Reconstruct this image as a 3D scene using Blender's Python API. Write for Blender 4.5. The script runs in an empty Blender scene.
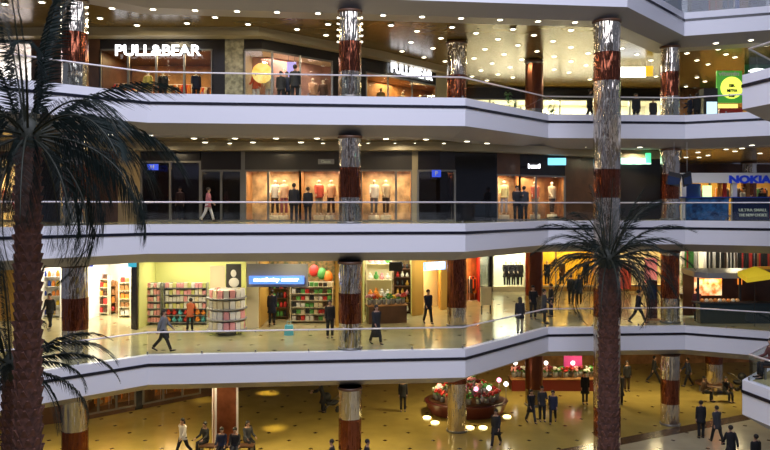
import bpy, bmesh, math, random
from mathutils import Vector, Matrix
random.seed(11)
PI = math.pi
sc = bpy.context.scene
COL = sc.collection

# ------------------------------------------------------------------ camera, world, exposure
EYE = 10.75            # eye height above the ground floor
F = 720.0              # focal length in pixels of the 770 px wide frame
HY = 205.0             # horizon row
cam_d = bpy.data.cameras.new('camera'); cam = bpy.data.objects.new('camera', cam_d); COL.objects.link(cam)
cam.location = (0, 0, EYE); cam.rotation_euler = (PI / 2, 0, 0)
cam_d.sensor_width = 36; cam_d.lens = F / 770 * 36
cam_d.shift_y = -(225 - HY) / 770
cam_d.clip_end = 300
sc.camera = cam
sc.view_settings.view_transform = 'Standard'; sc.view_settings.look = 'None'
sc.view_settings.gamma = 1; sc.view_settings.use_curve_mapping = False
sc.view_settings.exposure = 0.0
wd = bpy.data.worlds.new('world'); sc.world = wd; wd.use_nodes = True
bg = wd.node_tree.nodes['Background']; bg.inputs[0].default_value = (0.50, 0.55, 0.78, 1); bg.inputs[1].default_value = 0.26

def area(name, loc, sx, sy, power, color, rot=(0, 0, 0), spread=PI):
    l = bpy.data.lights.new(name, 'AREA'); l.shape = 'RECTANGLE'; l.size = sx; l.size_y = sy
    l.energy = power; l.color = color; l.spread = spread
    o = bpy.data.objects.new(name, l); COL.objects.link(o); o.location = loc; o.rotation_euler = rot
    return o
# daylight through the glass roof of the atrium
area('skylight', (0, 8, 29), 26, 22, 8600, (0.80, 0.82, 1.0), (math.radians(24), 0, 0))

# ------------------------------------------------------------------ helpers
def px(x, s, z=0.0):
    """plan point seen in column x where one metre spans s pixels"""
    return Vector(((x - 385) / s, F / s, z))
def zof(y, s): return EYE + (HY - y) / s
def sfloor(y, k): return (y - HY) / (EYE - 5 * k)

ORD = ['first', 'second', 'third', 'fourth', 'fifth', 'sixth', 'seventh', 'eighth', 'ninth', 'tenth', 'eleventh', 'twelfth', 'thirteenth', 'fourteenth', 'fifteenth', 'sixteenth', 'seventeenth', 'eighteenth', 'nineteenth', 'twentieth', 'twenty-first', 'twenty-second', 'twenty-third', 'twenty-fourth', 'twenty-fifth', 'twenty-sixth', 'twenty-seventh', 'twenty-eighth', 'twenty-ninth', 'thirtieth']
MATS = {}
def mat(name, col, rough=0.5, metal=0.0, emit=0.0, ecol=None, var=0.0, vscale=6.0, col2=None, spec=0.5):
    if name in MATS: return MATS[name]
    m = bpy.data.materials.new(name); m.use_nodes = True; nt = m.node_tree
    b = nt.nodes['Principled BSDF']
    b.inputs['Base Color'].default_value = (*col, 1); b.inputs['Roughness'].default_value = rough
    b.inputs['Metallic'].default_value = metal
    b.inputs['Specular IOR Level'].default_value = spec
    if emit:
        b.inputs['Emission Color'].default_value = (*(ecol or col), 1); b.inputs['Emission Strength'].default_value = emit
    if var or col2:
        tc = nt.nodes.new('ShaderNodeTexCoord'); n = nt.nodes.new('ShaderNodeTexNoise')
        n.inputs['Scale'].default_value = vscale; n.inputs['Detail'].default_value = 3
        r = nt.nodes.new('ShaderNodeValToRGB')
        a = col; c = col2 or tuple(min(1, v * (1 + var)) for v in col)
        lo = a if col2 else tuple(v * (1 - var) for v in col)
        r.color_ramp.elements[0].position = 0.35; r.color_ramp.elements[0].color = (*lo, 1)
        r.color_ramp.elements[1].position = 0.65; r.color_ramp.elements[1].color = (*c, 1)
        nt.links.new(tc.outputs['Object'], n.inputs['Vector']); nt.links.new(n.outputs['Fac'], r.inputs[0])
        nt.links.new(r.outputs[0], b.inputs['Base Color'])
        if emit: nt.links.new(r.outputs[0], b.inputs['Emission Color'])
    MATS[name] = m; return m

def floor_mat(name, col, dot, rough, spacing=1.55, size=0.085):
    m = bpy.data.materials.new(name); m.use_nodes = True; nt = m.node_tree; N = nt.nodes; L = nt.links
    b = N['Principled BSDF']; b.inputs['Roughness'].default_value = rough; b.inputs['Specular IOR Level'].default_value = 0.8
    tc = N.new('ShaderNodeTexCoord'); mp = N.new('ShaderNodeMapping'); mp.inputs['Rotation'].default_value = (0, 0, PI / 4)
    L.new(tc.outputs['Object'], mp.inputs['Vector']); sp = N.new('ShaderNodeSeparateXYZ'); L.new(mp.outputs[0], sp.inputs[0])
    hits = []; seams = []
    for ax in 'XY':
        mo = N.new('ShaderNodeMath'); mo.operation = 'PINGPONG'; mo.inputs[1].default_value = spacing / 2; L.new(sp.outputs[ax], mo.inputs[0])
        lt = N.new('ShaderNodeMath'); lt.operation = 'LESS_THAN'; lt.inputs[1].default_value = size; L.new(mo.outputs[0], lt.inputs[0]); hits.append(lt)
        l2 = N.new('ShaderNodeMath'); l2.operation = 'LESS_THAN'; l2.inputs[1].default_value = 0.008; L.new(mo.outputs[0], l2.inputs[0]); seams.append(l2)
    mu = N.new('ShaderNodeMath'); mu.operation = 'MULTIPLY'; L.new(hits[0].outputs[0], mu.inputs[0]); L.new(hits[1].outputs[0], mu.inputs[1])
    no = N.new('ShaderNodeTexNoise'); no.inputs['Scale'].default_value = 0.9; no.inputs['Detail'].default_value = 5; L.new(tc.outputs['Object'], no.inputs['Vector'])
    r = N.new('ShaderNodeValToRGB'); r.color_ramp.elements[0].position = .3; r.color_ramp.elements[1].position = .7
    r.color_ramp.elements[0].color = (*[c * .86 for c in col], 1); r.color_ramp.elements[1].color = (*[min(1, c * 1.08) for c in col], 1)
    L.new(no.outputs['Fac'], r.inputs[0])
    mx = N.new('ShaderNodeMix'); mx.data_type = 'RGBA'; L.new(mu.outputs[0], mx.inputs['Factor']); L.new(r.outputs[0], mx.inputs['A'])
    mx.inputs['B'].default_value = (*dot, 1); L.new(mx.outputs['Result'], b.inputs['Base Color'])
    MATS[name] = m; return m

def glass_mat(name, tint=(0.93, 0.96, 0.95), refl=0.10):
    m = bpy.data.materials.new(name); m.use_nodes = True; nt = m.node_tree; N = nt.nodes; L = nt.links
    N.remove(N['Principled BSDF']); out = N['Material Output']
    t = N.new('ShaderNodeBsdfTransparent'); t.inputs[0].default_value = (*tint, 1)
    g = N.new('ShaderNodeBsdfGlossy'); g.inputs['Roughness'].default_value = 0.03
    lw = N.new('ShaderNodeLayerWeight'); lw.inputs[0].default_value = .5
    pw = N.new('ShaderNodeMath'); pw.operation = 'POWER'; pw.inputs[1].default_value = 4; L.new(lw.outputs['Facing'], pw.inputs[0])
    fr = N.new('ShaderNodeMath'); fr.operation = 'MULTIPLY_ADD'; fr.inputs[1].default_value = .5; fr.inputs[2].default_value = refl * .3; L.new(pw.outputs[0], fr.inputs[0])
    mi = N.new('ShaderNodeMixShader'); L.new(fr.outputs[0], mi.inputs[0]); L.new(t.outputs[0], mi.inputs[1]); L.new(g.outputs[0], mi.inputs[2])
    L.new(mi.outputs[0], out.inputs[0]); MATS[name] = m; return m

class MB:
    """collects shapes, then links them as one mesh object"""
    def __init__(s): s.v = []; s.f = []; s.mi = []; s.sm = []; s.cur = 0
    def add(s, vs, fs, smooth=False):
        b = len(s.v); s.v += [tuple(v) for v in vs]
        for f in fs: s.f.append([b + i for i in f]); s.mi.append(s.cur); s.sm.append(smooth)
    def box(s, c, d, rz=0.0, taper=1.0):
        hx, hy, hz = d[0] / 2, d[1] / 2, d[2] / 2; vs = []
        for dz in (-1, 1):
            k = taper if dz > 0 else 1
            for dx, dy in ((-1, -1), (1, -1), (1, 1), (-1, 1)):
                x, y = dx * hx * k, dy * hy * k
                vs.append((c[0] + x * math.cos(rz) - y * math.sin(rz), c[1] + x * math.sin(rz) + y * math.cos(rz), c[2] + dz * hz))
        s.add(vs, [(3, 2, 1, 0), (4, 5, 6, 7), (0, 1, 5, 4), (1, 2, 6, 5), (2, 3, 7, 6), (3, 0, 4, 7)]); return s
    def bbox(s, a, b): return s.box([(a[i] + b[i]) / 2 for i in range(3)], [abs(b[i] - a[i]) for i in range(3)])
    def prism(s, poly, z0, z1):
        n = len(poly)
        vs = [(p[0], p[1], z0) for p in poly] + [(p[0], p[1], z1) for p in poly]
        s.add(vs, [list(range(n))[::-1], [n + i for i in range(n)]] + [(i, (i + 1) % n, n + (i + 1) % n, n + i) for i in range(n)]); return s
    def tube(s, pts, r, n=8, caps=True, flat=1.0):
        pts = [Vector(p) for p in pts]; rs = r if isinstance(r, (list, tuple)) else [r] * len(pts)
        rings = []; up = None
        for i, p in enumerate(pts):
            d = (pts[min(i + 1, len(pts) - 1)] - pts[max(i - 1, 0)]).normalized()
            if up is None: up = Vector((0, 0, 1)) if abs(d.z) < .9 else Vector((0, 1, 0))
            a = up - d * up.dot(d)
            if a.length < 1e-5: a = Vector((1, 0, 0)) - d * d.x
            a.normalize(); b = d.cross(a).normalized(); up = a
            rr = rs[i] if isinstance(rs[i], (tuple, list)) else (rs[i], rs[i] * flat)
            rings.append([p + a * math.cos(2 * PI * k / n) * rr[1] + b * math.sin(2 * PI * k / n) * rr[0] for k in range(n)])
        vs = [v for g in rings for v in g]; fs = []
        for i in range(len(pts) - 1):
            for k in range(n): fs.append((i * n + k, i * n + (k + 1) % n, (i + 1) * n + (k + 1) % n, (i + 1) * n + k))
        if caps: fs.append(list(range(n))[::-1]); fs.append([(len(pts) - 1) * n + k for k in range(n)])
        s.add(vs, fs, True); return s
    def lathe(s, prof, c=(0, 0, 0), n=24, sx=1.0, sy=1.0, smooth=True):
        vs = [(c[0] + r * sx * math.cos(2 * PI * k / n), c[1] + r * sy * math.sin(2 * PI * k / n), c[2] + z) for r, z in prof for k in range(n)]; fs = []
        for i in range(len(prof) - 1):
            for k in range(n): fs.append((i * n + k, i * n + (k + 1) % n, (i + 1) * n + (k + 1) % n, (i + 1) * n + k))
        fs.append(list(range(n))[::-1]); fs.append([(len(prof) - 1) * n + k for k in range(n)])
        s.add(vs, fs, smooth); return s
    def ball(s, c, r, n=10, m=6):
        r = r if isinstance(r, (tuple, list)) else (r, r, r)
        vs = [(c[0] + r[0] * math.sin(PI * j / m) * math.cos(2 * PI * k / n), c[1] + r[1] * math.sin(PI * j / m) * math.sin(2 * PI * k / n), c[2] - r[2] * math.cos(PI * j / m)) for j in range(1, m) for k in range(n)]
        vs = [(c[0], c[1], c[2] - r[2])] + vs + [(c[0], c[1], c[2] + r[2])]; fs = []
        for k in range(n): fs.append((0, 1 + (k + 1) % n, 1 + k))
        for j in range(m - 2):
            for k in range(n): fs.append((1 + j * n + k, 1 + j * n + (k + 1) % n, 1 + (j + 1) * n + (k + 1) % n, 1 + (j + 1) * n + k))
        e = len(vs) - 1
        for k in range(n): fs.append((e, 1 + (m - 2) * n + k, 1 + (m - 2) * n + (k + 1) % n))
        s.add(vs, fs, True); return s
    def mesh(s, name, mats):
        me = bpy.data.meshes.new(name); me.from_pydata(s.v, [], s.f)
        for m in (mats if isinstance(mats, (list, tuple)) else [mats]): me.materials.append(m)
        me.polygons.foreach_set('material_index', s.mi); me.polygons.foreach_set('use_smooth', s.sm); me.update()
        return me
    def build(s, name, mats, parent=None, base=False):
        """base=True moves the origin to the shape's base centre"""
        off = None
        if base:
            xs, ys, zs = zip(*s.v); off = Vector(((min(xs) + max(xs)) / 2, (min(ys) + max(ys)) / 2, min(zs)))
            s.v = [(v[0] - off.x, v[1] - off.y, v[2] - off.z) for v in s.v]
        o = bpy.data.objects.new(name, s.mesh(name, mats)); COL.objects.link(o)
        if off is not None: o.location = off
        if parent: o.parent = parent
        return o

def tag(o, label=None, cat=None, group=None, kind=None):
    if label: o['label'] = label
    if cat: o['category'] = cat
    if group: o['group'] = group
    if kind: o['kind'] = kind
    return o
def struct(o, label=None): o['kind'] = 'structure'; return tag(o, label)
def empty(name, loc, rz=0.0, label=None, cat=None, group=None):
    o = bpy.data.objects.new(name, None); COL.objects.link(o); o.location = loc; o.rotation_euler = (0, 0, rz); o.empty_display_size = .2
    return tag(o, label, cat, group)
def dup(root, loc=None, rz=None, label=None, group=None):
    r = root.copy(); COL.objects.link(r)
    if loc is not None: r.location = loc
    if rz is not None: r.rotation_euler = (0, 0, rz)
    tag(r, label, None, group)
    for ch in root.children:
        c = ch.copy(); COL.objects.link(c); c.parent = r
        for g in ch.children:
            d = g.copy(); COL.objects.link(d); d.parent = c
    return r
def recolor(o, m):
    if o.material_slots: o.material_slots[0].link = 'OBJECT'; o.material_slots[0].material = m

def offset(poly, d):
    """open polyline moved to its left by d"""
    out = []; n = len(poly)
    for i in range(n):
        ns = []
        if i > 0: a = poly[i] - poly[i - 1]; ns.append(Vector((-a.y, a.x)).normalized())
        if i < n - 1: a = poly[i + 1] - poly[i]; ns.append(Vector((-a.y, a.x)).normalized())
        m = sum(ns, Vector((0, 0))); m.normalize(); out.append(poly[i] + m * (d / max(.3, m.dot(ns[0]))))
    return out
def strip(mb, rows, close=False):
    """rows of (polyline, z): skins a surface through them"""
    n = len(rows[0][0]); vs = [(p.x, p.y, z) for poly, z in rows for p in poly]; fs = []
    for r in range(len(rows) - 1):
        for i in range(n - 1): fs.append((r * n + i, r * n + i + 1, (r + 1) * n + i + 1, (r + 1) * n + i))
    if close:
        r = len(rows) - 1
        for i in range(n - 1): fs.append((r * n + i, r * n + i + 1, i + 1, i))
    mb.add(vs, fs)

# ------------------------------------------------------------------ materials
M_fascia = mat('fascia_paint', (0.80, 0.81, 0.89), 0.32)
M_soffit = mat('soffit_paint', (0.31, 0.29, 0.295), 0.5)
M_stripe = mat('black_stripe', (0.008, 0.009, 0.02), 0.25)
M_ceil = mat('brown_ceiling', (0.150, 0.100, 0.030), 0.24, var=.12, vscale=.5, spec=.28)
M_beige = mat('beige_bulkhead', (0.34, 0.29, 0.19), 0.4)
M_floor = floor_mat('cream_tile', (0.50, 0.44, 0.24), (0.12, 0.08, 0.035), 0.14)
M_ground = floor_mat('ochre_tile', (0.40, 0.30, 0.08), (0.07, 0.04, 0.015), 0.14)
M_pale = floor_mat('pale_tile', (0.52, 0.46, 0.30), (0.10, 0.06, 0.03), 0.2)
M_band = mat('dark_floor_band', (0.10, 0.06, 0.035), 0.2)
M_glass = glass_mat('railing_glass')
M_sglass = glass_mat('shop_glass', (0.95, 0.95, 0.95))
M_rail = mat('polished_rail', (0.85, 0.80, 0.84), 0.3, 0.35)
M_silver = mat('mirror_foil', (0.74, 0.66, 0.54), 0.10, 1.0)
M_copper = mat('copper_foil', (0.27, 0.085, 0.045), 0.14, 1.0)
M_bead = mat('bead_lamp', (1, .95, .8), .4, emit=7, ecol=(1, .93, .75))
M_lamp = mat('downlight_lamp', (1, .95, .8), .4, emit=8, ecol=(1, .93, .70))
M_trim = mat('downlight_trim', (0.6, 0.58, 0.5), .3, .4)
M_dark = mat('dark_panel', (0.018, 0.015, 0.016), 0.25)
M_blackglass = mat('black_glass', (0.008, 0.008, 0.010), 0.08)
M_brown = mat('brown_panel', (0.10, 0.045, 0.022), 0.35, var=.25, vscale=1.5)
M_wood = mat('warm_wood', (0.42, 0.20, 0.07), 0.45, var=.3, vscale=2.0)
M_ochre = mat('ochre_wall', (0.60, 0.36, 0.07), 0.5)
M_cream = mat('cream_wall', (0.80, 0.72, 0.50), 0.5)
M_white = mat('white_wall', (0.86, 0.84, 0.80), 0.5)
M_lime = mat('lime_wall', (0.62, 0.62, 0.22), 0.5)
M_yellow = mat('yellow_panel', (0.90, 0.62, 0.05), 0.5)
M_grey = mat('grey_metal', (0.30, 0.30, 0.30), 0.35, .3)
M_frame = mat('window_frame', (0.25, 0.24, 0.22), 0.3, .6)
M_red = mat('red_goods', (0.60, 0.04, 0.03), 0.5)
M_pink = mat('pink_goods', (0.80, 0.36, 0.38), 0.5)
M_green = mat('green_goods', (0.10, 0.35, 0.08), 0.5)
M_blue = mat('blue_panel', (0.02, 0.06, 0.35), 0.35)
M_navy = mat('navy_panel', (0.01, 0.02, 0.07), 0.3)
M_teal = mat('teal_goods', (0.10, 0.45, 0.55), 0.5)
M_orange = mat('orange_goods', (0.85, 0.28, 0.04), 0.5)
M_whitegoods = mat('white_goods', (0.80, 0.78, 0.74), 0.5)
M_blackgoods = mat('black_goods', (0.02, 0.02, 0.022), 0.6)

def crinkle(m, c1, c2):
    nt = m.node_tree; N = nt.nodes; L = nt.links; b = N['Principled BSDF']; tc = N.new('ShaderNodeTexCoord'); mp = N.new('ShaderNodeMapping'); mp.inputs['Scale'].default_value = (7.5, 7.5, .75)
    n = N.new('ShaderNodeTexNoise'); n.inputs['Scale'].default_value = 1.0; n.inputs['Detail'].default_value = 2; L.new(tc.outputs['Object'], mp.inputs[0]); L.new(mp.outputs[0], n.inputs['Vector'])
    bp = N.new('ShaderNodeBump'); bp.inputs['Strength'].default_value = 1.0; bp.inputs['Distance'].default_value = .09; L.new(n.outputs['Fac'], bp.inputs['Height']); L.new(bp.outputs[0], b.inputs['Normal'])
for m_ in (M_silver, M_copper): crinkle(m_, 0, 0)

# ------------------------------------------------------------------ ring edges of the floors
def V2(x, s): return Vector(((x - 385) / s, F / s))
EXT_L = Vector((-19.5, 17.8)); EXT_R = Vector((24.5, 29.0))
RING = [EXT_L, V2(0, 30.03), V2(148, 26.2), V2(465, 25.13), V2(548, 21.35), V2(685, 21.06), V2(770, 22.1), EXT_R]
RING4 = [EXT_L, V2(0, 30.03), V2(148, 26.2), V2(627, 24.3), V2(684, 20.75), V2(770, 21.5), EXT_R]
BACK = 62.0
FH = 1.11; CD = 1.50; CX = 0.82
def ring_of(k): return RING4 if k == 4 else RING
def closed(poly): return [tuple(p) for p in poly] + [(EXT_R.x + 3, BACK), (EXT_L.x - 3, BACK)]

for k in (1, 2, 3, 4):
    R_ = ring_of(k); z = 5.0 * k
    inner = offset(R_, CX); marg = offset(R_, CX + 1.0); top_in = offset(R_, 0.25)
    # floor
    b = MB(); b.prism(closed(R_), z - .12, z); struct(b.build('floor', M_floor), 'cream tiled floor of a gallery level')
    # fascia and its sloping underside
    b = MB(); e = offset(R_, -0.02)
    strip(b, [(top_in, z + .012), (e, z + .012), (e, z - FH)]); 
    struct(b.build('trim_%d' % k, M_fascia), 'pale lavender parapet band round the atrium')
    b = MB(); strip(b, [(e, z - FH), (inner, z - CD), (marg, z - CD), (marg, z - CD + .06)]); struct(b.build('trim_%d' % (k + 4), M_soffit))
    b = MB(); e1 = offset(R_, -0.05); strip(b, [(e, z - .30), (e1, z - .30), (e1, z - .41), (e, z - .41)]); struct(b.build('trim_%d' % (k + 8), M_stripe))
    # ceiling of the level below
    b = MB(); b.prism(closed(marg), z - CD + .05, z - CD + .15); struct(b.build('ceiling', M_ceil))
# ground floor, its near pale part and the dark band between
b = MB(); b.prism([(-40, -12), (40, -12), (40, BACK), (-40, BACK)], -.2, 0); struct(b.build('floor', M_ground))
g0, g1 = Vector((8.2, 31.9)), Vector((18.3, 36.9)); gd = (g1 - g0).normalized(); gn = Vector((gd.y, -gd.x))
a0 = g0 - gd * 14; a1 = g1 + gd * 14
b = MB(); b.prism([a0, a0 + gn * .75, a1 + gn * .75, a1], 0, .008); struct(b.build('trim_13', M_band))
b = MB(); b.prism([a0 + gn * .75, a0 + gn * 24, a1 + gn * 24, a1 + gn * .75], 0, .005); struct(b.build('floor', M_pale))

# ------------------------------------------------------------------ right hand landings (first and third floor)
TONGUE = [Vector((21.8, 30.2)), Vector((16.5, 28.8)), Vector((13.85, 25.9)), V2(743, 30.5), Vector((12.15, 21.3)), Vector((12.9, 17.0)), Vector((22, 16.0))]
TONGUE = TONGUE[::-1]
TONGUE = [Vector((22, 16.0)), Vector((12.9, 17.0)), Vector((12.15, 21.3)), V2(743, 30.5), Vector((13.85, 25.9)), Vector((16.5, 28.8)), Vector((21.8, 30.2))]
for n_, k in enumerate((1, 3)):
    z = 5.0 * k; T = TONGUE; s_ = -1
    e = offset(T, .02); inn = offset(T, -.6)
    b = MB(); b.prism([tuple(p) for p in T], z - .12, z); struct(b.build('floor', M_floor))
    b = MB(); strip(b, [(offset(T, -.25), z + .012), (e, z + .012), (e, z - FH)]); struct(b.build('trim_%d' % (14 + n_), M_fascia))
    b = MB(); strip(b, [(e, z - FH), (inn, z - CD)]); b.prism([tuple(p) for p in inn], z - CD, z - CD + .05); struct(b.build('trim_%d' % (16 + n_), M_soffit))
    b = MB(); e1 = offset(T, .05); strip(b, [(e, z - .30), (e1, z - .30), (e1, z - .41), (e, z - .41)]); struct(b.build('trim_%d' % (18 + n_), M_stripe))

# ------------------------------------------------------------------ glass railings
def railing(poly, z, inset, label):
    line = offset(poly, inset)
    root = empty('glass_railing', (line[0].x, line[0].y, z), 0, label, 'railing')
    L0 = Vector((line[0].x, line[0].y, z))
    for i in range(len(line) - 1):
        a, c = line[i], line[i + 1]; ln = (c - a).length; n = max(1, round(ln / 2.2)); d = (c - a) / n; ang = math.atan2(d.y, d.x)
        b = MB(); b.box(((a.x + c.x) / 2 - L0.x, (a.y + c.y) / 2 - L0.y, .42), (ln - .05, .014, .80), ang); b.build('glass_pane', M_glass, root)
        for j in range(n + 1):
            if j == n and i < len(line) - 2: continue
            p = a + d * j
            q = MB(); q.box((p.x - L0.x, p.y - L0.y, .06), (.05, .05, .12), ang); q.build('base_clamp', M_frame, root); q = MB(); q.box((p.x - L0.x, p.y - L0.y, .82), (.03, .03, .06), ang); q.build('rail_bracket', M_frame, root)
    b = MB(); b.tube([(p.x - L0.x, p.y - L0.y, .86) for p in line], .032, 8); b.build('handrail', M_rail, root)
    return root
railing(RING[0:], 5, .16, 'glass railing with slim metal handrail along the first gallery above ground')
railing(RING[0:], 10, .16, 'glass railing with slim metal handrail along the middle gallery at eye level')
railing(RING[0:], 15, .16, 'glass railing with slim metal handrail in front of the top visible shops')
railing(RING4[2:], 20, .16, 'glass railing on the uppermost balcony at the top right corner')
railing(TONGUE[1:], 5, -.16, 'glass railing round the corner landing at the lower right edge')
railing(TONGUE[1:], 15, -.16, 'glass railing round the corner landing at the upper right edge')

# ------------------------------------------------------------------ rear side of the atrium (behind the camera, seen only in the mirrors)
b = MB(); b.bbox((-32, -13, 0), (32, -12.5, 25)); struct(b.build('wall_rear', M_brown))
for k in (1, 2, 3, 4):
    b = MB(); b.bbox((-32, -12.5, 5 * k - 1.5), (32, -8, 5 * k)); struct(b.build('floor', M_fascia))
b = MB(); b.bbox((-28, BACK, 0), (30, BACK + .3, 20)); struct(b.build('wall_back', M_brown))

# ------------------------------------------------------------------ shop fronts
FR = {
 0: [(-140, 22.5), (85, 20), (200, 17.9), (330, 16), (480, 15), (900, 14.4)],
 1: [(-140, 20.5), (85, 20), (136, 21.7), (330, 21.4), (380, 20.2), (415, 19.3), (480, 16.9), (490, 15.1), (900, 14.6)],
 2: [(-140, 22), (440, 22.1), (495, 21.5), (567, 20), (600, 19.2), (676, 18.8), (678, 15), (900, 14.6)],
 3: [(-140, 22), (88, 22.3), (262, 22.3), (385, 19.3), (447, 17.4), (462, 15.2), (900, 14.8)],
}
def fs(k, x):
    L = FR[k]
    for (x0, s0), (x1, s1) in zip(L, L[1:]):
        if x0 <= x <= x1: return s0 + (s1 - s0) * (x - x0) / (x1 - x0)
    return L[-1][1]
def fp(k, x, dy=0.0):
    s = fs(k, x); p = V2(x, s); return Vector((p.x, p.y + dy))
def cuts(k, x0, x1):
    return [x0] + [x for x, _ in FR[k] if x0 < x < x1] + [x1]
def front(mb, k, x0, x1, z0, z1, dy=0.0, t=.18):
    xs = cuts(k, x0, x1)
    for a, c in zip(xs, xs[1:]):
        p, q = fp(k, a, dy), fp(k, c, dy); mb.prism([(p.x, p.y), (q.x, q.y), (q.x, q.y + t), (p.x, p.y + t)], z0, z1)
wall_n = [0]; win_n = [0]
def solid(k, x0, x1, m, z0=0.0, z1=3.5, dy=0.0, t=.18):
    b = MB(); front(b, k, x0, x1, 5 * k + z0, 5 * k + z1, dy, t); wall_n[0] += 1
    return struct(b.build('wall_front', m))
def shop(k, x0, x1, top, depth, mback, mside, mhead, color, power, glass=True, mull=(), sill=0.0, frame=M_frame):
    z = 5.0 * k
    if top < 3.5: solid(k, x0, x1, mhead, top, 3.5)
    if sill > 0: solid(k, x0, x1, mhead, 0, sill)
    solid(k, x0, x1, mback, 0, top, depth, .1)
    for x in (x0, x1):
        p = fp(k, x); b = MB(); sx = .04 if x == x0 else -.04
        b.prism([(p.x, p.y + .19), (p.x + sx, p.y + .19), (p.x + sx, p.y + depth), (p.x, p.y + depth)], z + .002, z + top); struct(b.build('wall_partition', mside))
    b = MB(); front(b, k, x0, x1, z + top, z + top + .06, .19, depth - .2); struct(b.build('ceiling', mside))
    if glass:
        win_n[0] += 1
        b = MB(); xs = [x0, *mull, x1]
        for x in xs:
            p = fp(k, x); b.box((p.x, p.y + .06, z + (top + sill) / 2), (.09, .12, top - sill))
        xx = cuts(k, x0, x1)
        for a, c in zip(xx, xx[1:]):
            p, q = fp(k, a), fp(k, c)
            for zz in (sill + .04, top - .04): b.prism([(p.x, p.y), (q.x, q.y), (q.x, q.y + .1), (p.x, p.y + .1)], z + zz - .04, z + zz + .04)
        w = struct(b.build('window_%d' % win_n[0], frame))
        b = MB(); front(b, k, x0, x1, z + sill + .08, z + top - .08, .05, .012); b.build('glass_pane', M_sglass, w)
    if sill > 0:
        b = MB(); front(b, k, x0 + .4, x1 - .4, z + .002, z + sill, .2, depth - .22); struct(b.build('trim_%d' % (30 + win_n[0]), mside))
    if power:
        p, q = fp(k, x0), fp(k, x1); c = (p + q) / 2; w = max(.6, abs(q.x - p.x) * .75)
        area('shop_lamp', (c.x, c.y + depth * .45, z + top - .08), w, max(.4, depth * .5), power, color)
WARM = (1.0, .68, .32); WARM2 = (1.0, .78, .48); WHT = (1.0, .93, .78); GOLD = (1.0, .76, .36)

# dropped bulkheads over the shop fronts
for k, (xa, xb) in ((2, (-100, 676)), (3, (-100, 447))):
    b = MB(); front(b, k, xa, xb, 5 * k + 3.18, 5 * k + 3.56, -.75, .70); struct(b.build('trim_%d' % (20 + k), M_beige))

M_transom = mat('transom_glass', (.055, .05, .045), .2)
M_busy = mat('packed_wall', (.10, .12, .04), .6, col2=(.50, .32, .12), vscale=5); M_busy2 = mat('mottled_wall', (.22, .20, .08), .6, col2=(.75, .55, .40), vscale=4)
# third floor
shop(3, -60, 32, 3.1, 3.0, M_white, M_white, M_dark, (1, .9, .95), 260, mull=(-10,))
solid(3, 32, 100, M_brown)
shop(3, 100, 212, 2.75, 4.0, M_wood, M_brown, M_dark, WARM, 190, mull=(128, 156, 184))
solid(3, 212, 225, M_dark)
solid(3, 225, 244, mat('sage_curtain', (.30, .28, .20), .7, var=.4, vscale=5))
shop(3, 244, 332, 2.75, 1.8, mat('rosy_wall', (.50, .30, .24), .6, var=.35, vscale=1.2), M_cream, M_dark, (1, .75, .60), 80, mull=(272, 300))
solid(3, 332, 366, M_dark)
shop(3, 366, 436, 2.5, 2.6, M_wood, M_wood, M_dark, WARM, 150, mull=(388, 412))
solid(3, 436, 447, M_beige); solid(3, 447, 462, M_beige)
solid(3, 462, 800, M_dark, 2.75, 3.5)
shop(3, 464, 662, 2.75, 3.0, M_white, M_white, M_dark, (1, .93, .66), 1300, mull=(490, 516, 560, 600, 630))
solid(3, 662, 700, M_wood); shop(3, 700, 800, 2.7, 3, M_ochre, M_ochre, M_green, GOLD, 200)

# second floor
shop(2, -60, 22, 2.9, 2.5, M_cream, M_cream, M_brown, WARM, 240, mull=(0,))
solid(2, 22, 60, M_dark); solid(2, 60, 66, M_cream); solid(2, 66, 118, M_brown)
solid(2, 118, 140, mat('tan_wall', (.42, .30, .15), .5))
shop(2, 141, 200, 2.75, 2.5, M_dark, M_dark, M_dark, (.5, .5, 1), 6, mull=(170,))
shop(2, 201, 241, 2.35, 2.5, M_dark, M_dark, M_dark, WARM, 5, mull=(221,))
solid(2, 241, 245, M_frame)
M_windowback = mat('tan_backdrop', (.58, .40, .22), .6, var=.45, vscale=2.2)
shop(2, 245, 300, 2.35, 1.6, M_windowback, M_wood, M_transom, WARM2, 70, mull=(268,))
shop(2, 300, 340, 2.35, 1.6, M_windowback, M_wood, M_transom, WARM2, 55)
solid(2, 340, 361, M_dark)
shop(2, 361, 412, 2.35, 1.6, M_windowback, M_wood, M_transom, WARM2, 70, mull=(396,))
solid(2, 412, 418, M_beige)
shop(2, 418, 455, 2.35, 2.5, M_dark, M_dark, M_dark, WARM, 6)
solid(2, 455, 497, M_blackglass)
shop(2, 497, 520, 2.2, 1.4, M_windowback, M_wood, M_brown, WARM2, 50)
shop(2, 520, 565, 2.2, 1.5, M_wood, M_wood, M_dark, WARM2, 70, mull=(536,))
solid(2, 565, 602, M_brown); solid(2, 602, 676, M_dark)
shop(2, 678, 800, 2.8, 3, M_ochre, M_cream, M_brown, GOLD, 200, mull=(710, 735, 755))

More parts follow.
